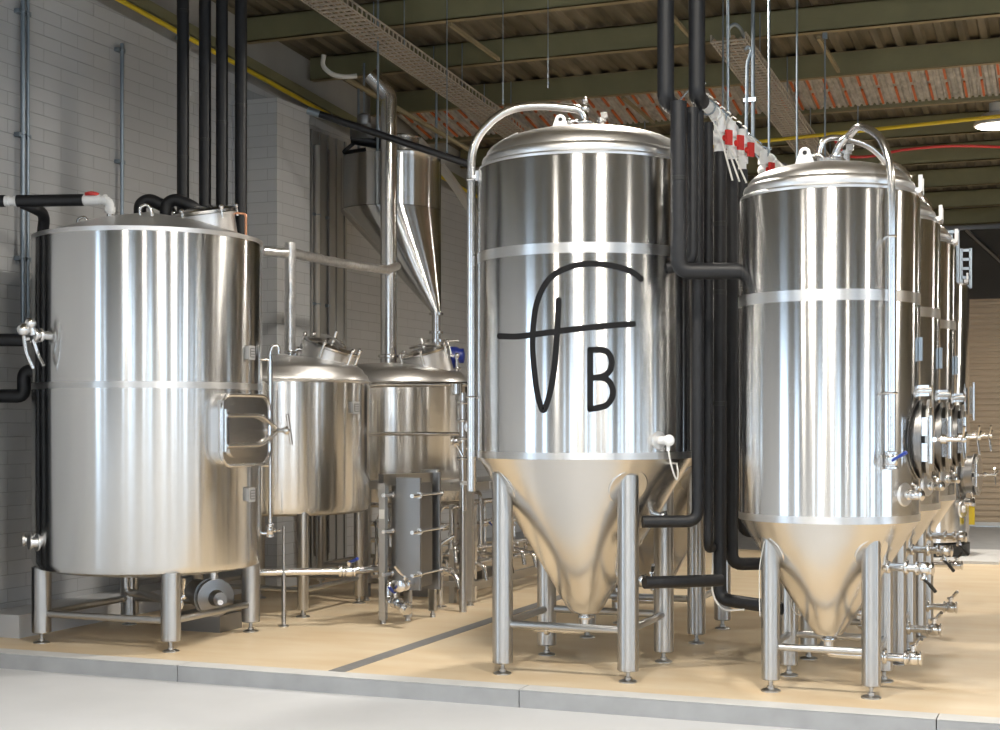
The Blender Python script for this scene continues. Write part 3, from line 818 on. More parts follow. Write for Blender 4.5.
# ------------------------------------------------------------------ foil-wrapped pipe
fo = thing('foil_pipe', 'foil-wrapped pipe rising from the squat kettle and running across to the hopper', 'pipe', (0, 0, 0))
random.seed(3)
def crinkle(pts, r):
    out = []
    for i in range(len(pts) - 1):
        a, b = V(*pts[i]), V(*pts[i + 1]); n = max(2, int((b - a).length / .045))
        for k in range(n): out.append(a.lerp(b, k / n) + V(random.uniform(-1, 1), random.uniform(-1, 1), random.uniform(-1, 1)) * r * .09)
    out.append(V(*pts[-1])); return out
fb = pt(290, 345, 12.05)
m = MB(); m.tube(crinkle([fb - UP * .05, pt(290, 252, 12.05), pt(290, 243, 12.05)], .04), .046, 10); m.build('riser', 'foil', fo)
m = MB(); m.tube(crinkle([pt(262, 251, 11.9), pt(290, 253, 12.05), pt(340, 263, 12.9), pt(386, 270, 13.6), pt(397, 266, 13.8)], .04), .040, 10); m.build('crossover', 'foil', fo)
m = MB(); m.cyl(fb - UP * .16, fb - UP * .03, .03, 14); ferrule(m, fb - UP * .06, UP, .03); m.build('clamp', 'pipe', fo)

# ------------------------------------------------------------------ service platform with guard rail
pf = thing('service_platform', 'steel service platform with guard rail in front of the rear kettle', 'platform', (0, 0, 0))
m = MB(); m.box((-5.175, 11.41, .975), (.99, .42, .07)); m.box((-4.90, 12.3, .975), (.46, 1.36, .07)); m.build('deck', 'leg', pf)
for x, y in ((-4.70, 11.22), (-5.65, 11.22), (-4.70, 12.96), (-5.16, 12.96)):
    m = MB(); m.box((x, y, .50), (.055, .055, .93)); lg = m.build('leg', 'leg', pf); foot(lg, x, y, .04, .035)
m = MB(); m.box((-4.70, 12.1, .17), (.03, 1.75, .04)); m.box((-5.175, 11.22, .17), (.95, .03, .04)); m.build('lower_brace', 'leg', pf)
rx0, rx1 = -5.64, -4.68
m = MB(); m.tube([(rx0, 11.21, 1.0), (rx0, 11.21, 1.82), (rx1, 11.21, 1.82), (rx1 + .02, 11.21, 1.0)], .021, 12, .06); m.cyl((rx0, 11.21, 1.41), (rx1, 11.21, 1.41), .016, 12); m.build('guard_rail', 'pipe', pf)
# upright valve tree at the rail's right end
vt = thing('valve_tree', 'upright stack of steel valves and clamps at the right end of the guard rail', 'valve', (0, 0, 0))
vp = pt(463, 440, 11.75); vp.z = 0
vx = V(cos(YAW), sin(YAW), 0)
m = MB(); m.cyl(vp + UP * .8, vp + UP * 1.74, .032, 16)
for z in (1.02, 1.22, 1.38, 1.52, 1.66): ferrule(m, vp + UP * z, UP, .032)
m.tube([vp + UP * 1.30, vp + vx * .06 + UP * 1.30, vp + vx * .10 + UP * 1.2], .02, 10, .03); m.build('pipe_run', 'pipe', vt)
m = MB(); m.lathe([(.045, 0), (.05, .01), (.05, .035), (.03, .04)], vp + vx * .06 + UP * 1.47 - V(-sin(YAW), cos(YAW), 0) * .05, 20, (sin(YAW), -cos(YAW), 0)); m.build('pressure_gauge', 'pipe', vt)
valve(vt, vp - vx * .05 + UP * 1.36, vx, .024, (0, -1, -.6))
m = MB(); m.lathe([(.03, 0), (.045, .01), (.045, .09), (.03, .1)], vp + UP * 1.72 - vx * .05, 16); m.build('sensor_head', 'pipe', vt)
m = MB(); m.lathe([(.10, 0), (.10, .02), (.05, .03)], vp + UP * 1.01, 20); m.cyl(vp, vp + UP * 1.02, .03, 12); m.build('stand_base', 'leg', vt)

# ------------------------------------------------------------------ plate heat exchanger
px_, py_ = -4.88, 9.97
he = thing('heat_exchanger', 'grey plate heat exchanger on thin legs beside the squat kettle', 'heat exchanger', (px_, py_, 0))
m = MB(); m.box((.0, 0, .52), (.05, .05, .98)); l_ = m.build('leg', 'leg', he); foot(l_, 0, 0, .04, .022)
m = MB(); m.box((.19, .48, .55), (.05, .05, 1.0)); l_ = m.build('leg', 'leg', he); foot(l_, .19, .48, .05, .022)
m = MB(); m.box((.10, .22, .14), (.05, .05, .22)); l_ = m.build('leg', 'leg', he); foot(l_, .10, .22, .035, .022)
rotf = None
m = MB()
m.rbox((.145, .10, .67), (.245, .03, .84), .012)
m.build('front_plate', 'dull', he)
m = MB(); m.rbox((.145, .46, .67), (.245, .03, .90), .012); m.build('rear_plate', 'dull', he)
m = MB()
for i in range(22): m.box((.145, .125 + i * .0100, .66), (.21, .0065, .78))
m.build('plate_pack', 'dull', he)
m = MB()
for z in (.37, .69, .96):
    for x in (.028, .262):
        m = MB(); m.cyl((x, -.03, z), (x, .50, z), .011, 10); m.cyl((x, -.055, z), (x, .09, z), .016, 8); m.cyl((x, .075, z), (x, .09, z), .026, 6); m.cyl((x, .47, z), (x, .49, z), .026, 6)
        m.build('tie_rod', 'pipe', he)
m = MB(); m.box((.095, .24, 1.075), (.06, .56, .085), Matrix.Rotation(-math.atan2(.19, .48), 3, 'Z')); m.rbox((.17, .48, 1.07), (.15, .05, .14), .02); m.box((.0, .0, 1.0), (.06, .06, .1)); m.build('carrying_bar', 'leg', he)
m = MB(); m.box((.0, -.0265, .82), (.045, .002, .07)); m.build('sticker', 'sticker', he)
m = MB(); m.tube([(.05, .08, .30), (.05, .0, .30), (.05, -.02, .17), (.16, -.09, .17)], .025, 12, .05); m.cyl((.12, -.065, .17), (.29, -.17, .13), .032, 14); ferrule(m, (.25, -.145, .14), (1, -.62, -.2), .03)
m.cyl((.2, .08, .30), (.2, -.06, .30), .025, 12); ferrule(m, (.2, -.04, .30), (0, 1, 0), .025); m.build('pipe_outlet', 'pipe', he)
valve(he, (.14, -.08, .17), (1, -.62, 0), .027, (0, 0, 1), grip='bluegrip')
valve(he, (.2, -.09, .30), (0, -1, 0), .027, (.4, 0, 1))

# pipe along the floor from the far-left tank to the exchanger, with a prop
lp = thing('transfer_pipe', 'low horizontal steel pipe with a blue-handled valve running to the heat exchanger', 'pipe', (0, 0, 0))
z_ = .40
pA = pt(252, 566, 10.9); pB = pt(352, 569, 11.0); pC = V(px_ + .05, py_ + .2, .41)
pA.z = pB.z = z_
m = MB(); m.tube([pA, pB, pC], .026, 12, .08); ferrule(m, pB.lerp(pA, .12), pB - pA, .026); m.build('pipe_run', 'pipe', lp)
valve(lp, pB.lerp(pA, .03) , pB - pA, .028, (0, -.3, 1), grip='bluegrip')
pr_ = pA.lerp(pB, .33)
m = MB(); m.cyl((pr_.x, pr_.y - .02, 0), (pr_.x, pr_.y - .02, .38), .017, 10); m.cyl((pr_.x, pr_.y - .02, .3), (pr_.x, pr_.y - .02, .74), .011, 10); m.lathe([(.04, 0), (.04, .008), (.02, .014)], (pr_.x, pr_.y - .02, 0), 14); m.build('prop', 'leg', lp)

# ------------------------------------------------------------------ pipe manifold, valves and pumps in the gap under the platform
mf = thing('pipe_manifold', 'cluttered steel pipe manifold on the floor under the service platform', 'pipework', (-4.86, 11.75, 0))
m = MB()
for z, x in ((.80, -.15), (.62, -.05), (.30, .05), (.42, .0)):
    m.cyl((x - .1, -.4, z), (x + .15, 1.9, z), .024, 12)
for i in range(9):
    y = -.3 + i * .24; z1 = random.choice((.62, .8, .9)); x = -.1 + .03 * (i % 3)
    m.tube([(x, y, .30), (x, y, z1), (x - .15, y + .04, z1)], .018, 10, .05)
m.build('pipe_run', 'pipe', mf)
for i in range(6):
    y = -.28 + i * .30; q = V(.12, y, .33 + .05 * (i % 2))
    m = MB(); m.tube([(0, y, q.z), (.12, y - .02, q.z), (.20, y - .05, q.z - .02), (.23, y - .06, q.z - .14)], .018, 10, .05); ferrule(m, (.06, y - .01, q.z), (1, 0, 0), .018); m.build('spout', 'pipe', mf)
    valve(mf, (.03, y, q.z), (1, -.1, 0), .02, (0, -.2, 1))
for i in range(4):
    y = -.15 + i * .45
    valve(mf, (-.06, y, .62), (.1, 1, 0), .022, (1, 0, .2), grip=('bluegrip' if i == 1 else None))
m = MB(); m.box((-.05, -.4, .41), (.05, .05, .82)); m.box((.1, 1.9, .41), (.05, .05, .82)); m.build('frame_post', 'leg', mf)
m = MB(); m.box((.02, .75, .10), (.04, 2.3, .05)); m.build('frame_rail', 'leg', mf)
for k, (x, y, lb) in enumerate(((-5.35, 11.75, 'round-headed steel pump under the front of the service platform'), (-5.25, 12.75, 'round-headed steel pump farther back under the service platform'))):
    pm = thing('transfer_pump', lb, 'pump', (x, y, 0), 0, 'pumps under the service platform')
    m = MB(); m.lathe([(.10, 0), (.11, .01), (.11, .06), (.07, .07), (.05, .12)], (0, -.1, .24), 24, (0.5, -1, 0)); m.build('pump_head', 'pipe', pm)
    m = MB(); m.lathe([(.08, 0), (.095, .01), (.095, .28), (.07, .30)], (0, -.1, .24), 24, (-.5, 1, 0)); m.build('pump_motor', 'dull', pm)
    m = MB(); m.box((-.05, .05, .075), (.26, .34, .15)); m.build('base_block', 'dull', pm)
    m = MB(); m.tube([(.03, -.15, .32), (.03, -.15, .55), (.2, -.1, .62)], .022, 10, .06); m.build('pipe_run', 'pipe', pm)
m2 = thing('pipe_manifold', 'second steel pipe manifold crossing under the front edge of the service platform', 'pipework', (-5.70, 11.36, 0))
m = MB()
for z in (.80, .64, .50, .26): m.cyl((0, .02 * z, z), (.98, .05 * z, z), .022, 12)
for i in range(7):
    x = .08 + i * .14; z0 = (.26, .5)[i % 2]; m.tube([(x, 0, z0), (x + .02, -.05, z0 + .05), (x + .02, -.05, .64 + .08 * (i % 3)), (x + .06, .0, .80)], .014, 8, .04)
    m.cyl((x, -.02, z0 - .05), (x, -.02, z0 + .09), .026, 12)
m.box((.2, .03, .40), (.04, .04, .80)); m.box((.95, .06, .40), (.04, .04, .80)); m.build('pipe_run', 'pipe', m2)
for i in range(5): valve(m2, (.12 + i * .2, -.01, (.64, .5, .64, .26, .5)[i]), (1, .05, 0), .024, (0, -1, .5))
for i in range(3):
    q = V(.55 + .16 * i, -.02, .50 - .1 * (i % 2)); m = MB(); m.tube([q, q + V(.0, -.12, 0), q + V(.03, -.2, -.02), q + V(.05, -.22, -.14)], .02, 10, .06); m.build('spout', 'pipe', m2)
# bent rinse spout in front of the manifold
sp = thing('drain_spout', 'bent steel spout on an upright with a small valve beside the heat exchanger', 'pipe', (-4.88, 11.03, 0))
m = MB(); m.tube([(0, 0, 0), (0, 0, .30), (.04, -.02, .30), (.16, -.06, .28), (.20, -.08, .16)], .02, 12, .05); m.lathe([(.05, 0), (.05, .01), (.02, .015)], (0, 0, 0), 16); m.tube([(0, 0, .2), (0, 0, .52), (.1, .05, .58)], .016, 10, .04); m.build('pipe_run', 'pipe', sp)
valve(sp, (.07, -.03, .30), (1, -.3, 0), .022, (0, 0, 1))

# ------------------------------------------------------------------ black insulated pipework at the far left
for i, px in enumerate((183, 205, 222, 241)):
    Zp = 11.15
    p = pt(px, 212, Zp)
    t = thing('insulated_pipe', ('leftmost', 'second from left', 'third from left', 'rightmost')[i] + ' of four upright black foam-wrapped pipes above the far-left tank', 'pipe', (p.x, p.y, 0), 0, 'upright black pipes above the far-left tank')
    m = MB(); bx = CL[0] + (p.x - CL[0]) * .8 - p.x
    m.tube([(bx, CL[1] + .6 - p.y, 2.30), (0, 0.0, 2.30), (0, 0, roof_z(p.y) + .2)], .046, 16, .1)
    m.build('lagging', 'foam', t)
    m = MB()
    for z in (3.5, 4.6): m.lathe([(.044, -.012), (.0475, -.01), (.0475, .01), (.044, .012)], (0, 0, z + .13 * i), 16)
    m.build('tape_joint', 'rubber', t)
# two arched lagged pipes dropping onto the lid
for i, (xa, xb) in enumerate(((140, 168), (166, 196))):
    t = thing('insulated_pipe', ('arched black lagged pipe on the far-left tank lid, left of its twin', 'arched black lagged pipe beside the round manway of the far-left tank')[i], 'pipe', (0, 0, 0), 0, 'arched black pipes on the far-left tank lid')
    Z0 = 10.75 - .02 * i
    m = MB(); m.tube([pt(xa, 222, Z0), pt(xa, 204 , Z0), pt(xa + 9, 199, Z0), pt(xb, 208, Z0), pt(xb + 6, 220, Z0 + .1)], .046, 14, .08); m.build('lagging', 'foam', t)
# horizontal lagged pipe with white valve
t = thing('insulated_pipe', 'black lagged pipe with white elbow and red cap entering the far-left tank', 'pipe', (0, 0, 0))
ZA = 10.2
pz = V(CL[0], CL[1], 0) + dirn(CL, -118) * (RL + .09)
m = MB(); m.cyl(pt(17, 201, ZA), pt(83, 200, ZA), .042, 16); m.cyl(pt(-28, 201, ZA), pt(5, 201, ZA), .042, 16)
m.tube([pt(22, 203, ZA + .03), pt(34, 208, ZA + .05), pt(45, 214, ZA + .2), pz + UP * 2.6, pz + UP * .75, pz - dirn(CL, -118) * .2 + UP * .72], .04, 14, .1); m.build('lagging', 'foam', t)
m = MB(); m.cyl(pt(3, 201, ZA), pt(20, 201, ZA), .03, 14); m.cyl(pt(5, 201, ZA), pt(9, 201, ZA), .036, 14); m.cyl(pt(14, 201, ZA), pt(18, 201, ZA), .036, 14); m.build('plastic_coupling', 'pvc', t)
m = MB()
m.tube([pt(82, 200, ZA), pt(110, 200, ZA), pt(110, 214, ZA)], .03, 14, .05); m.cyl(pt(84, 200, ZA), pt(100, 200, ZA), .037, 14); m.cyl(pt(104, 200, ZA), pt(107, 200, ZA), .039, 14); m.cyl(pt(110, 207, ZA), pt(110, 212, ZA), .038, 14); m.build('plastic_fitting', 'pvc', t)
m = MB(); m.lathe([(.045, 0), (.05, .005), (.05, .02), (.03, .028)], pt(92, 196, ZA), 16); m.cyl(pt(92, 198, ZA), pt(92, 194, ZA), .02, 10); m.build('valve_cap', 'red', t)
m = MB(); m.cyl(pt(110, 212, ZA), pt(110, 224, ZA) - UP * .03, .022, 14); ferrule(m, pt(110, 220, ZA), UP, .024); m.build('tank_stub', 'pipe', t)
# bundle of black lagged pipes standing against the wall just left of the view
for Y, lb in ((7.88, 'nearest'), (8.06, 'middle'), (8.24, 'farthest')):
    t = thing('insulated_pipe', lb + ' of three upright black lagged pipes on the wall left of the view', 'pipe', (WALL_L + .12, Y, 0), 0, 'upright black pipes on the wall left of the view')
    m = MB(); m.cyl((0, 0, -.0), (0, 0, ygz(Y) - .1), .085, 16); m.build('lagging', 'foam', t)
    m = MB(); m.lathe([(.084, -.02), (.088, -.015), (.088, .015), (.084, .02)], (0, 0, 2.4), 16); m.build('tape_joint', 'rubber', t)
# two low lagged pipes at the left wall
t = thing('insulated_pipe', 'upper of two short black lagged pipes entering from the left edge at mid height', 'pipe', (0, 0, 0), 0, 'black pipes at the left edge')
m = MB(); m.cyl(pt(-25, 340, 10.3), pt(24, 340, 10.3), .045, 14); m.build('lagging', 'foam', t)
m = MB(); m.cyl(pt(22, 340, 10.3), pt(42, 335, 10.3), .022, 12); m.build('pipe_end', 'pipe', t)
t = thing('insulated_pipe', 'lower stepped black lagged pipe at the left edge, turning up and into the tank', 'pipe', (0, 0, 0), 0, 'black pipes at the left edge')
m = MB(); m.tube([pt(-25, 396, 10.4), pt(24, 396, 10.4), pt(24, 371, 10.4), pt(50, 371, 10.4)], .048, 14, .05); m.build('lagging', 'foam', t)
# copper tube by the lid manway
t = tag(MB().tube([pt(246, 240, 10.6), pt(246, 214, 10.6), pt(238, 213, 10.6), pt(226, 213, 10.55)], .009, 8, .02).build('copper_tube', 'copper'), 'thin copper tube bent over the lid rim of the far-left tank', 'pipe')

# ------------------------------------------------------------------ wall services
def clipped(px, name, label, mat, r, ztop, zbot=.17):
    X = WALL_L + .05
    u = (px - 500) / F; Z = X / (u * cos(YAW) - sin(YAW)); Y = u * Z * sin(YAW) + Z * cos(YAW)
    t = thing(name, label, 'conduit', (X, Y, 0), 0, 'conduits on the block wall')
    m = MB(); m.cyl((0, 0, zbot), (0, 0, ztop), r, 12); m.build('tube', mat, t)
    for z in (1.4, 2.7, 3.6, 4.5):
        if z > ztop or z < zbot: continue
        m = MB(); m.box((-.02, 0, z), (.05, r * 5, .03)); m.torus((0, 0, z), UP, r + .003, .005, 12, 6); m.build('clip', 'galv', t)
clipped(23, 'wall_conduit', 'bluish steel conduit clipped upright to the block wall nearest the left edge', 'galv', .018, 4.9, 2.15)
clipped(28, 'wall_conduit', 'thinner steel conduit just right of the leftmost wall conduit', 'galv', .013, 4.9, 2.15)
clipped(122, 'wall_conduit', 'lone slim steel conduit on the block wall above the white valve', 'galv', .016, 4.55)
clipped(317, 'wall_conduit', 'pale upright conduit on the wall just right of the block pier', 'pale', .03, 4.3)
clipped(329, 'wall_conduit', 'thin dark conduit on the wall right of the pale upright conduit', 'dull', .012, 4.3)
t = thing('gas_pipe', 'long yellow gas pipe running along the top of the left block wall', 'pipe', (WALL_L + .10, 0, 0))
m = MB(); m.cyl((0, 6, ygz(6)), (0, 22, ygz(22)), .021, 12); m.build('tube', 'yellow', t)
for Y in (8.6, 10.8, 13.4, 16): 
    m = MB(); m.torus((0, Y, ygz(Y)), (0, 1, -SL), .024, .006, 12, 6); m.box((-.06, Y, ygz(Y)), (.1, .03, .03)); m.build('clip', 'galv', t)
t = thing('gas_pipe', 'yellow gas pipe crossing beneath the roof behind the right-hand tanks', 'pipe', (0, 0, 0))
za_ = pt(850, 127, 15.45)
m = MB(); m.cyl((-6.0, za_.y, za_.z - .18), (3.0, za_.y, za_.z + .13), .02, 12); m.build('tube', 'yellow', t)
for x in (-4.5, -2.2, 0, 2):
    m = MB(); m.cyl((x, za_.y, za_.z + x * .034 - .01), (x, za_.y, roof_z(za_.y) + .2), .008, 6); m.build('hanger', 'galv', t)
# red cable at the right
m = MB()
m.tube([pt(x, y, 16.3) for x, y in ((835, 140), (845, 157), (870, 157), (900, 150), (940, 146), (985, 146), (1040, 150), (1045, 135))], .016, 8, .3); tag(m.build('red_cable', 'red'), 'red cable sagging beneath the dark roof behind the right-hand tanks', 'cable')
# black slim rail slanting across in front of the flue
t = thing('black_conduit', 'slim black rail with a pale end cap slanting across the flue and hopper top', 'conduit', (0, 0, 0))
q0, q1 = pt(313, 112, 12.9), pt(474, 166, 12.9 * 1.0)
m = MB(); m.cyl(q0, q1, .032, 12); m.build('tube', 'black', t)
m = MB(); m.cyl(q0 - (q1 - q0).normalized() * .05, q0 + (q1 - q0).normalized() * .06, .034, 12); m.build('end_cap', 'galv', t)

# ------------------------------------------------------------------ glycol supply between the tank rows
XA, XB = -2.26, -2.10
def lag(label, pts, r=.045, group='upright black glycol drops between the tank rows', fil=.07, joints=()):
    t = thing('insulated_pipe', label, 'pipe', (0, 0, 0), 0, group)
    m = MB(); m.tube(pts, r, 16, fil); m.build('lagging', 'foam', t)
    for p, ax in joints:
        m = MB(); m.lathe([(r * .9, -.015), (r * 1.05, -.012), (r * 1.05, .012), (r * .9, .015)], p, 16, ax); m.build('tape_joint', 'rubber', t)
    return t
lag('left one of two thick black risers dropping from the roof above the logo tank', [(XA, 8.33, roof_z(8.33) + .2), (XA, 8.33, 3.37), (XA + .01, 8.45, 3.36)], .049, 'thick black risers from the roof', .05)
lag('right one of two thick black risers dropping from the roof, nearer the slim tanks', [(XB, 8.43, roof_z(8.43) + .2), (XB, 8.43, 3.40), (XB, 8.54, 3.39)], .049, 'thick black risers from the roof', .05)
def white_main(label, X, Y0, Y1, z, caps):
    t = thing('plastic_pipe', label, 'pipe', (X, 0, 0), 0, 'white overhead glycol mains')
    m = MB(); m.cyl((0, Y0, z), (0, Y1, z), .032, 16)
    for y in caps: m.lathe([(.03, -.03), (.041, -.028), (.041, .028), (.03, .03)], (0, y, z), 16, (0, 1, 0))
    m.build('main', 'pvc', t)
    return t
wa = white_main('shorter white plastic main overhead, on the logo-tank side', XA + .0, 8.45, 9.75, 3.36, (8.5, 8.75, 9.1, 9.4))
wb = white_main('longer white plastic main overhead with black joints, on the slim-tank side', XB, 8.53, 13.2, 3.39, (8.57, 8.9, 9.2, 9.9, 10.6, 11.6, 12.5))
for y in (9.45, 11.05):
    m = MB(); m.lathe([(.03, -.05), (.05, -.048), (.05, .048), (.03, .05)], (0, y, 3.39), 16, (0, 1, 0))
    m.build('rubber_joint', 'rubber', wb)
for y in (8.7, 9.0, 10.3):
    m = MB(); m.tube([(.0, y, 3.45), (-.09, y, 3.53), (-.18, y, 3.44)], .006, 6); m.torus((0, y, 3.39), (0, 1, 0), .044, .006, 14, 6)
    m.build('pipe_clamp', 'galv', wb)
m = MB()
m.tube([(-.05, 8.62, 3.55), (.02, 8.55, 3.50), (-.05, 8.5, 3.46), (.02, 8.62, 3.45), (-.05, 8.66, 3.48)], .006, 6); m.build('wire_clip', 'pvc', wb)
for k in range(3):
    m = MB(); m.tube([(-.02 + .03 * k, 8.75 + .1 * k, 3.38), (.04, 8.85 + .1 * k, 3.25), (.10 + .03 * k, 8.92 + .06 * k, 2.98)], .006, 6, .05); m.build('signal_cable', 'cable', wb)
m = MB(); m.tube([(-.03, 8.6, 3.43), (-.03, 9.75, 3.43)], .005, 5)
for k in range(7): m.tube([(-.03, 8.7 + .16 * k, 3.44), (.0, 8.74 + .16 * k, 3.465), (.03, 8.7 + .16 * k, 3.44)], .005, 5)
m.build('cable_ties', 'cable', wb)
# drops
lag('black drop turning right at mid height into the front slim tank', [(-2.165, 8.26, 3.34), (-2.165, 8.26, 2.37), (-1.84, 8.38, 2.37)], .047, joints=[((-2.165, 8.26, 2.9), UP)])
lag('black drop that ends in a short elbow to the logo tank at mid height', [(-2.12, 8.40, 3.33), (-2.12, 8.40, 2.43), (-2.26, 8.36, 2.40)], .036)
lag('long black drop ending in an elbow at the logo tank cone', [(-2.125, 8.55, 3.34), (-2.125, 8.55, .92), (-2.42, 8.40, .92)], .036)
lag('long black drop reaching lowest and turning right to the slim tank cone', [(-2.08, 8.93, 3.16), (-2.08, 8.93, .42), (-1.66, 8.78, .40)], .040, joints=[((-2.08, 8.93, 2.3), UP), ((-2.08, 8.93, 1.62), UP), ((-2.08, 8.93, 2.72), UP)])
lag('black drop behind the lowest one, turning toward the slim tanks at knee height', [(-2.05, 9.12, 3.14), (-2.05, 9.12, .62), (-1.72, 9.30, .62)], .040)
lag('rearmost black drop in the gap, partly hidden by the front slim tank', [(-2.04, 9.38, 3.12), (-2.04, 9.38, .8), (-1.80, 9.6, .8)], .036)
lag('black drop tight against the second middle tank, in the dark gap', [(-2.10, 8.71, 3.30), (-2.10, 8.71, .75), (-2.2, 9.5, .7)], .030)
lag('low horizontal black lagged pipe from the logo tank valve to the drops', [(-2.40, 8.37, .565), (-2.02, 8.72, .56)], .036, 'low black lagged pipes')
# valves on the drops
for i, (x, y) in enumerate(((-2.08, 8.93), (-2.05, 9.12), (-2.04, 9.38), (-2.06, 10.15))):
    t = thing('ball_valve', ('white plastic valve with red handle, nearest of the row under the overhead main', 'white plastic valve with red handle, second along the overhead main', 'white plastic valve with red handle, third along the overhead main', 'white plastic valve with red handle, apart at the far end of the main')[i], 'valve', (x, y, 3.14), 0, 'red-handled valves under the white main')
    m = MB(); m.cyl((0, 0, -.02), (0, 0, .24), .027, 14); m.cyl((0, 0, .02), (0, 0, .06), .038, 14); m.cyl((0, 0, .14), (0, 0, .18), .038, 14); m.ball((0, 0, .10), .042); m.build('valve_body', 'pvc', t)
    m = MB(); m.cyl((.03, -.02, .10), (.055, -.03, .10), .02, 12); m.box((.062, -.032, .10), (.018, .05, .09), Matrix.Rotation(-.5, 3, 'Z')); m.build('handle', 'red', t)
lag('short black drop below the farthest red-handled valve', [(-2.06, 10.15, 3.13), (-2.06, 10.15, 2.0)], .036)
# white data cable beside the drops
m = MB(); m.tube([(-2.13, 8.96, 3.05), (-2.115, 8.93, 2.2), (-2.125, 8.92, 1.5), (-2.12, 8.93, .8), (-2.125, 8.90, .45), (-2.05, 8.85, .36), (-1.9, 8.8, .38)], .006, 6, .1)
tag(m.build('white_cable', 'cable'), 'thin white cable tied along the lowest black drop between the tanks', 'cable')

# threaded hanger rods
def rod(px, ybot, Z, label, ytop=None, r=.008):
    p = pt(px, ybot, Z); zt = pt(px, ytop, Z).z if ytop is not None else roof_z(p.y) + .22
    t = thing('hanger_rod', label, 'rod', (p.x, p.y, p.z), 0, 'thin hanger rods from the roof')
    m = MB(); m.cyl((0, 0, 0), (0, 0, zt - p.z), r, 8); m.build('rod', 'galv', t)
    m = MB(); m.lathe([(r, -.0), (r * 2.2, .003), (r * 2.2, .018), (r, .02)], (0, 0, .03), 6)
    if ytop is not None: m.box((0, 0, zt - p.z), (.04, .04, .05))
    m.build('nut', 'galv', t)
def on_main(px):   # depth of the slim-tank main under this pixel column
    u = (px - 500) / F
    Y = (u * (-XB * sin(YAW)) - XB * cos(YAW)) / (sin(YAW) - u * cos(YAW))
    return -XB * sin(YAW) + Y * cos(YAW)
for px, lb in ((728, 'bluish hanger rod holding the white main nearest the black risers'), (769, 'bluish hanger rod holding the far end of the white main')):
    Z = on_main(px); p = V(XB, 0, 3.40); y = 423 - (3.42 - 1.5) * F / Z
    rod(px, y, Z, lb, None, .009)
ZM = on_main(797); rod(797, 423 - 1.92 * F / ZM, ZM, 'bluish hanger rod dropping behind the front slim tank lid, left of the capped rod', None, .009)
ZM = on_main(825); rod(825, 423 - 1.92 * F / ZM, ZM, 'hanger rod with a visible top cap above the front slim tank', 36, .008)
rod(378, 134, 12.9, 'bright thin rod hanging beside the flue top', None, .010)
rod(447, 156.5, 12.9, 'faint thin rod hanging left of the logo tank', None, .005)
rod(723, 120, 12.6, 'short faint rod by the upper end of the right cable tray', None, .008)
rod(503, 105, 12.2, 'faint hanging wire over the left half of the logo tank', None, .004)
rod(548, 88, 12.2, 'faint hanging wire over the centre of the logo tank', None, .004)

# ------------------------------------------------------------------ roof: deck, purlins, silver sheet, cable trays
PUR = [-4.5 + 1.3 * i for i in range(12)] + [11.9, 13.15, 14.5, 15.75, 17.0, 18.3, 19.6, 20.9, 22.1]
PUR = [y for y in PUR if y < 10.9] + [y for y in PUR if y > 11]
DH = .23
m = MB(); xs = []; x = WALL_L - .3
while x < WALL_R + .3:
    for dx, dz in ((0, 0), (.06, 0), (.085, .035), (.165, .035)): xs.append((x + dx, dz))
    x += .19
ya, yb = WALL_F - .3, WALL_B + .3
vs = [(a, ya, roof_z(ya) + DH + b) for a, b in xs] + [(a, yb, roof_z(yb) + DH + b) for a, b in xs]
n = len(xs)
m._add(vs, [(i, i + 1, n + i + 1, n + i) for i in range(n - 1)])
struct(m, 'ceiling', 'deck', 10)
m = MB(); m.box(((WALL_L + WALL_R) / 2, (ya + yb) / 2, roof_z((ya + yb) / 2) + DH + .12), (WALL_R - WALL_L + .8, yb - ya + .2, .04), Matrix.Rotation(-math.atan(SL), 3, 'X'))
struct(m, 'ceiling_outer', 'shade_clad')
for i, Y in enumerate(PUR):
    z = roof_z(Y); m = MB(); L_ = WALL_R - WALL_L; cx_ = (WALL_L + WALL_R) / 2
    m.box((cx_, Y, z + DH / 2), (L_, .012, DH))
    m.cur = 1
    m.box((cx_, Y + .035, z + .006), (L_, .082, .012)); m.box((cx_, Y + .035, z + DH - .006), (L_, .082, .012)); m.box((cx_, Y + .07, z + .022), (L_, .01, .03))
    o = struct(m, 'roof_beam', ['olive', 'olive_lip'])
# short diagonal fly braces and clips on the purlins
for (x, Y) in ((-3.3, 12.5), (-2.2, 13.8), (.0, 13.8), (-5.2, 12.5), (-.4, 15.1), (-4.4, 15.1)):
    m = MB(); z = roof_z(Y); m.tube([(x, Y - .55, z + .02), (x, Y + .62, roof_z(Y + .62) + .02)], .022, 4)
    o = struct(m, 'roof_brace_strut', 'olive_lip')
# silver roof sheet with orange straps between two purlins
m = MB(); y0, y1 = 14.56, 15.72
vs = []; xs2 = []; x = WALL_L + .1
while x < 6.0:
    for dx, dz in ((0, 0), (.03, 0), (.04, .02), (.055, .02)): xs2.append((x + dx, dz))
    x += .065
vs = [(a, y0, roof_z(y0) + .16 + b) for a, b in xs2] + [(a, y1, roof_z(y1) + .03 + b) for a, b in xs2]; n = len(xs2)
m._add(vs, [(i, i + 1, n + i + 1, n + i) for i in range(n - 1)])
x = WALL_L + .2; m.cur = 1
while x < 5.9:
    for (ta, tb) in ((.08, .52), (.62, .95)):
        a = V(x, y0 + (y1 - y0) * ta, roof_z(y0) + .16 + (roof_z(y1) + .03 - roof_z(y0) - .16) * ta - .008); b = V(x, y0 + (y1 - y0) * tb, roof_z(y0) + .16 + (roof_z(y1) + .03 - roof_z(y0) - .16) * tb - .008)
        m.tube([a, b], .015, 4)
    x += .165
tag(m.build('roof_sheet', ['silver_deck', 'orange'], None, 10), 'silvery corrugated strip with orange bars between two roof beams', 'roof panel')

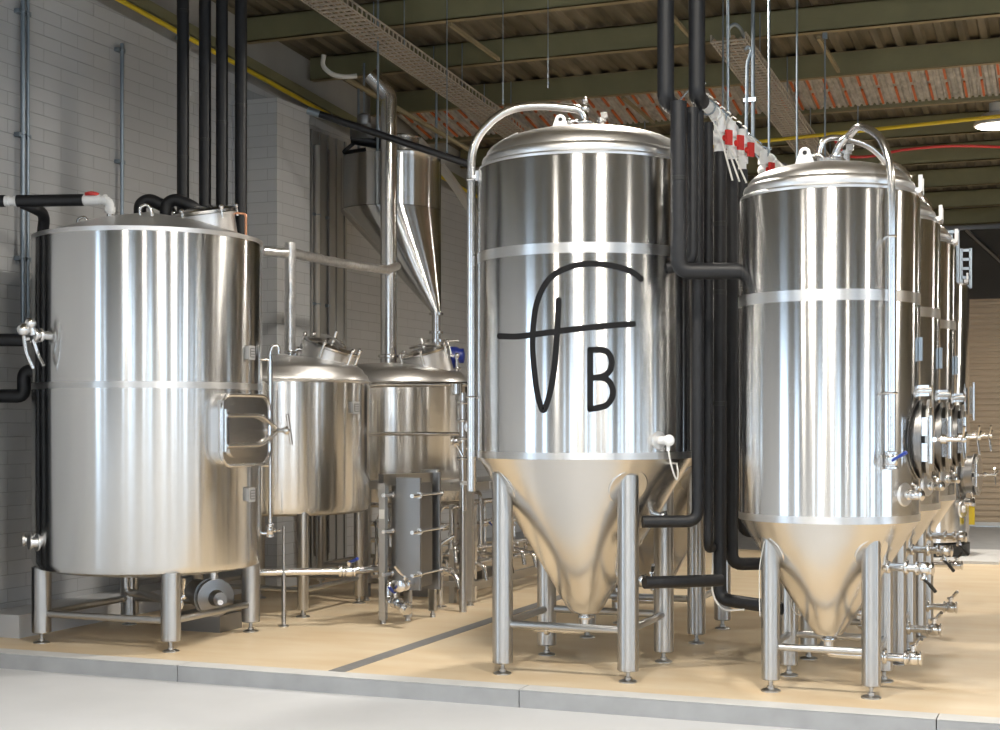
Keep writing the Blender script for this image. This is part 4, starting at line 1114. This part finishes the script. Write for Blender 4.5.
def cable_tray(label, X, Y0, Y1, dz, w=.15):
    t = thing('cable_tray', label, 'cable tray', (X, 0, 0), 0, 'cable trays under the roof')
    zz = lambda Y: roof_z(Y) - dz
    m = MB()
    for sx in (-1, 1):
        m.tube([(sx * w, Y0, zz(Y0) + .06), (sx * w, Y1, zz(Y1) + .06)], .008, 6); m.tube([(sx * w, Y0, zz(Y0)), (sx * w, Y1, zz(Y1))], .006, 6)
    for k in range(-2, 3): m.tube([(k * w / 2.5, Y0, zz(Y0)), (k * w / 2.5, Y1, zz(Y1))], .005, 4)
    Y = Y0
    while Y <= Y1:
        m.tube([(-w, Y, zz(Y) + .06), (-w, Y, zz(Y)), (w, Y, zz(Y)), (w, Y, zz(Y) + .06)], .011, 4); Y += .085
    m.build('wire_basket', 'tray', t)
    m = MB()
    for k in range(4):
        x0 = -w * .8 + k * w * .5; r = .011 + .006 * ((k * 7) % 3)
        m.tube([(x0 + .008 * sin(j * 1.7 + k), Y0 + (Y1 - Y0) * j / 14, zz(Y0 + (Y1 - Y0) * j / 14) + r + .006) for j in range(15)], r, 6)
    m.build('cable_bundle', 'traydark', t)
    Y = Y0 + .6
    while Y < Y1:
        for sx in (-1, 1):
            m = MB(); m.cyl((sx * w, Y, zz(Y)), (sx * w, Y, zz(Y) + dz + .2), .006, 6); m.build('hanger', 'galv', t)
        Y += 1.3
    return t
cable_tray('long wire cable tray under the roof at upper left, slanting toward the logo tank', -5.72, 8.6, 19, .22)
ct = cable_tray('wire cable tray under the roof behind the overhead white mains', -2.84, 12.5, 20, .22)
m = MB(); zz = roof_z(12.5) - .2; m.tube([(.02, 12.45, zz), (.02, 12.4, zz + .06), (.08, 12.4, zz + .1), (.12, 12.45, zz + .06), (.12, 12.6, zz + .02)], .016, 8, .06); m.build('cable_loop', 'galv', ct)
# twin bare conduits dropping near tray
t = thing('conduit_drop', 'pair of bare conduits with crooked tops hanging near the upper right tray', 'conduit', (0, 0, 0))
m = MB(); m.tube([pt(745, 50, 11.6), pt(748, 46, 11.6), pt(752, 50, 11.6) , pt(747, 62, 11.6), pt(746, 145, 11.6)], .014, 8, .05); q = pt(753, 145, 11.6); m.tube([q, (q.x, q.y, roof_z(q.y) + .2)], .016, 8); m.box(pt(750, 100, 11.6), (.1, .03, .03)); m.build('tube', 'galv', t)
# curved roof pipes at upper left
t = thing('roof_pipe', 'curved pale pipe with a strut under the roof at upper left', 'pipe', (0, 0, 0))
m = MB(); m.tube([pt(324, 55, 13.6), pt(322, 66, 13.6), pt(332, 75, 13.6), pt(345, 77, 13.6), pt(357, 76, 13.6)], .022, 10, .08); m.build('tube', 'pale', t)
m = MB(); m.tube([pt(346, 78, 13.8), pt(400, 110, 14.4), pt(470, 150, 15.2)], .025, 8, .1); m.build('strut', 'olive_lip', t)
# dark cluster of roof drive gear behind the flue
t = thing('roof_gearbox', 'dark conveyor drive gear hanging under the roof left of the flue', 'machinery', (0, 0, 0))
q = pt(364, 133, 14.6); m = MB(); m.rbox(q, (.24, .2, .14), .04); m.lathe([(.06, 0), (.07, .02), (.07, .12), (.04, .14)], q + UP * .05, 20); m.build('gear_housing', 'dull', t)
m = MB(); m.cyl(q - vx * .12 - UP * .05, q + vx * .28 - UP * .12, .06, 14); m.tube([q - vx * .1 - UP * .1, q - vx * .22 - UP * .2, q + vx * .02 - UP * .16], .02, 8, .05); m.build('drive_motor', 'black', t)
m = MB(); m.cyl(q + UP * .1, (q.x, q.y, roof_z(q.y) + .1), .012, 8); m.build('hanger', 'galv', t)

# high bay lamps
def lamp(X, Y, label, drop=.30):
    z = roof_z(Y) - drop
    t = thing('high_bay_lamp', label, 'lamp', (X, Y, z), 0, 'high bay lamps')
    m = MB(); m.lathe([(.22, 0), (.23, .01), (.21, .06), (.13, .13), (.07, .15), (.07, .24), (.03, .25)], (0, 0, 0), 32); m.build('lamp_shade', 'lamp_shell', t)
    m = MB(); m.lathe([(.01, -.03), (.12, -.024), (.19, -.01), (.215, .004)], (0, 0, 0), 32); m.build('diffuser', 'glow', t)
    m = MB(); m.cyl((0, 0, .24), (0, 0, drop + .2), .01, 8); m.build('hanger', 'galv', t)
    d = bpy.data.lights.new('lamp_light', 'AREA'); d.shape = 'DISK'; d.size = .44; d.energy = LAMP_POWER; d.color = LAMP_COLOR; d.spread = radians(165)
    o = bpy.data.objects.new('lamp_light', d); COL.objects.link(o); o.parent = t; o.location = (0, 0, -.04)
lamp(-.87, 16.4, 'glowing high bay lamp under the roof at the right edge', .10)
for X, Y in ((-.6, 5.4), (-.6, -.5), (4.5, 10.5), (4.5, 5.0), (4.5, -.5), (4.5, 16.4), (2.4, 19.3), (-2.2, 5.0), (-3.0, 10.2), (-4.4, 1.2)):  # unseen; the last ones are extras added to brighten floor, walls and shutter
    lamp(X, Y, 'unseen high bay lamp added under the roof to light the room')

# ------------------------------------------------------------------ room shell
ZF = -.10; KY = 7.78
m = MB(); m.box(((WALL_L + WALL_R) / 2, (WALL_F + KY) / 2, ZF - .05), (WALL_R - WALL_L + .4, KY - WALL_F, .10)); struct(m, 'floor', 'concrete')
m = MB(); m.box(((WALL_L + WALL_R) / 2, (KY + .16 + 17.4) / 2, -.1), (WALL_R - WALL_L + .4, 17.4 - KY - .16, .20)); struct(m, 'floor_raised', 'epoxy')
m = MB(); m.box(((WALL_L + WALL_R) / 2, (17.4 + WALL_B) / 2, -.1), (WALL_R - WALL_L + .4, WALL_B - 17.4 + .4, .196)); struct(m, 'floor_rear', 'kerb')
# kerb: separate stones with a pale top
x = WALL_L - .23; k = 0
while x < WALL_R:
    w = 2.26; m = MB(); m.box((x + w / 2, KY + .08, -.10), (w - .006, .16, .196))
    m.cur = 1; m.box((x + w / 2, KY + .08, -.0015), (w - .006, .16, .005))
    o = struct(m, 'trim_%d' % (k + 1), ['kerb', 'kerbtop']); x += w; k += 1
m = MB(); m.box((-4.20, (KY + .16 + 14.5) / 2 , .001), (.11, 14.5 - KY - .16, .004)); o = struct(m, 'floor_drain', 'drain')
# left wall of painted blockwork with two tall openings
def wall_strip(m, axis, fixed, a, b, z0, z1a, z1b, th):
    """upright slab from a to b along axis with a sloping top"""
    if axis == 'y':
        vs = [(fixed + s * th / 2, y, z) for s in (-1, 1) for y, z in ((a, z0), (b, z0), (b, z1b), (a, z1a))]
    else:
        vs = [(x, fixed + s * th / 2, z) for s in (-1, 1) for x, z in ((a, z0), (b, z0), (b, z1b), (a, z1a))]
    m._add(vs, [(0, 1, 2, 3), (7, 6, 5, 4), (0, 4, 5, 1), (1, 5, 6, 2), (2, 6, 7, 3), (3, 7, 4, 0)])
th = .2; xf = WALL_L - th / 2
m = MB(); yy = WALL_F - .2
for a, b in LEFT_OPEN + [(WALL_B + .2, None)]:
    wall_strip(m, 'y', xf, yy, a, -.2, ygz(yy) - .05, ygz(a) - .05, th)
    if b is not None:
        wall_strip(m, 'y', xf, a, b, HEAD, ygz(a) - .05, ygz(b) - .05, th); yy = b
struct(m, 'wall_left', 'block')
m = MB(); wall_strip(m, 'y', xf - .02, WALL_F - .2, WALL_B + .2, 4.0, 6.9, 5.2, th - .06); struct(m, 'wall_left_upper', 'cladding')
m = MB(); wall_strip(m, 'y', WALL_L + .02, 5, WALL_B, ygz(5) - .05, ygz(5) - .0, ygz(WALL_B) + .02, .10) if False else m.box((WALL_L + .03, 13.6, ygz(13.6) + .10), (.10, 17.4, .09), Matrix.Rotation(-math.atan(SL), 3, 'X')); struct(m, 'trim_eaves', 'olive')
# front wall with openings
m = MB(); xx = WALL_L - .2
for a, b in FRONT_OPEN + [(WALL_R + .2, None)]:
    wall_strip(m, 'x', WALL_F - .1, xx, a, -.2, 6.7, 6.7, .2)
    if b is not None:
        wall_strip(m, 'x', WALL_F - .1, a, b, HEAD, 6.7, 6.7, .2); xx = b
struct(m, 'wall_front', 'whitewall')
m = MB(); yy = WALL_F - .2
for a, b in RIGHT_OPEN + [(WALL_B + .2, None)]:
    wall_strip(m, 'y', WALL_R + .1, yy, a, -.2, 6.8, 6.8, .2)
    if b is not None:
        wall_strip(m, 'y', WALL_R + .1, a, b, HEAD, 6.8, 6.8, .2); yy = b
struct(m, 'wall_right', 'whitewall')
# back wall with roller shutter opening
m = MB(); wall_strip(m, 'x', WALL_B + .1, WALL_L - .2, -2.3, -.2, 5.2, 5.2, .2); wall_strip(m, 'x', WALL_B + .1, -2.3, 3.2, 3.3, 5.2, 5.2, .2); wall_strip(m, 'x', WALL_B + .1, 3.2, WALL_R + .2, -.2, 5.2, 5.2, .2)
struct(m, 'wall_back', 'shade_clad')
m = MB(); pr = []; z = .06
while z < 3.34: pr += [(0, z), (-.02, z + .012), (-.02, z + .05), (0, z + .062)]; z += .085
n = len(pr); vs = [(-2.3, WALL_B + .06 + a, b) for a, b in pr] + [(3.2, WALL_B + .06 + a, b) for a, b in pr]
m._add(vs, [(i, i + 1, n + i + 1, n + i) for i in range(n - 1)]); m.box((.45, WALL_B + .10, 1.7), (5.5, .03, 3.3)); struct(m, 'door_1', 'shutter', 15)
m = MB(); m.box((.45, WALL_B + .03, .035), (5.5, .06, .06)); struct(m, 'door_sill', 'kerbtop')
# diagonal bracing high on the back wall
for x in (-1.6, -.8, 0):
    m = MB(); m.tube([(x, WALL_B - .05, 4.3), (x + .9, WALL_B - .05, 3.4)], .03, 6); struct(m, 'trim_brace', 'dull')
m = MB(); m.box((.5, WALL_B - .06, 4.35), (6, .08, .10)); struct(m, 'trim_girt', 'dull')
# block pier on the left wall, concrete plinth, sheet-metal recess
m = MB(); m.box(((-6.78 + WALL_L) / 2, 11.98, 2.22), (WALL_L * -1 - 6.78, .60, 4.44)); struct(m, 'pier', 'block')
m = MB(); m.box(((-6.90 + WALL_L) / 2, 10.0, .08), (WALL_L * -1 - 6.90, 3.3, .16)); struct(m, 'plinth', 'concrete')
m = MB(); m.box((WALL_L + .012, 13.1, 2.25), (.02, 1.6, 4.4))
for k in range(9): m.box((WALL_L + .03, 12.4 + k * .18, 2.25), (.02, .03, 4.4))
struct(m, 'wall_panel', 'cladding')
# ground outside the openings
m = MB(); m.box((2, -22, -.14), (70, 33.5, .04)); m.box((-20, 3, -.14), (25, 18, .04)); m.box((26, 3, -.14), (25, 18, .04)); struct(m, 'ground_outside', 'apron')
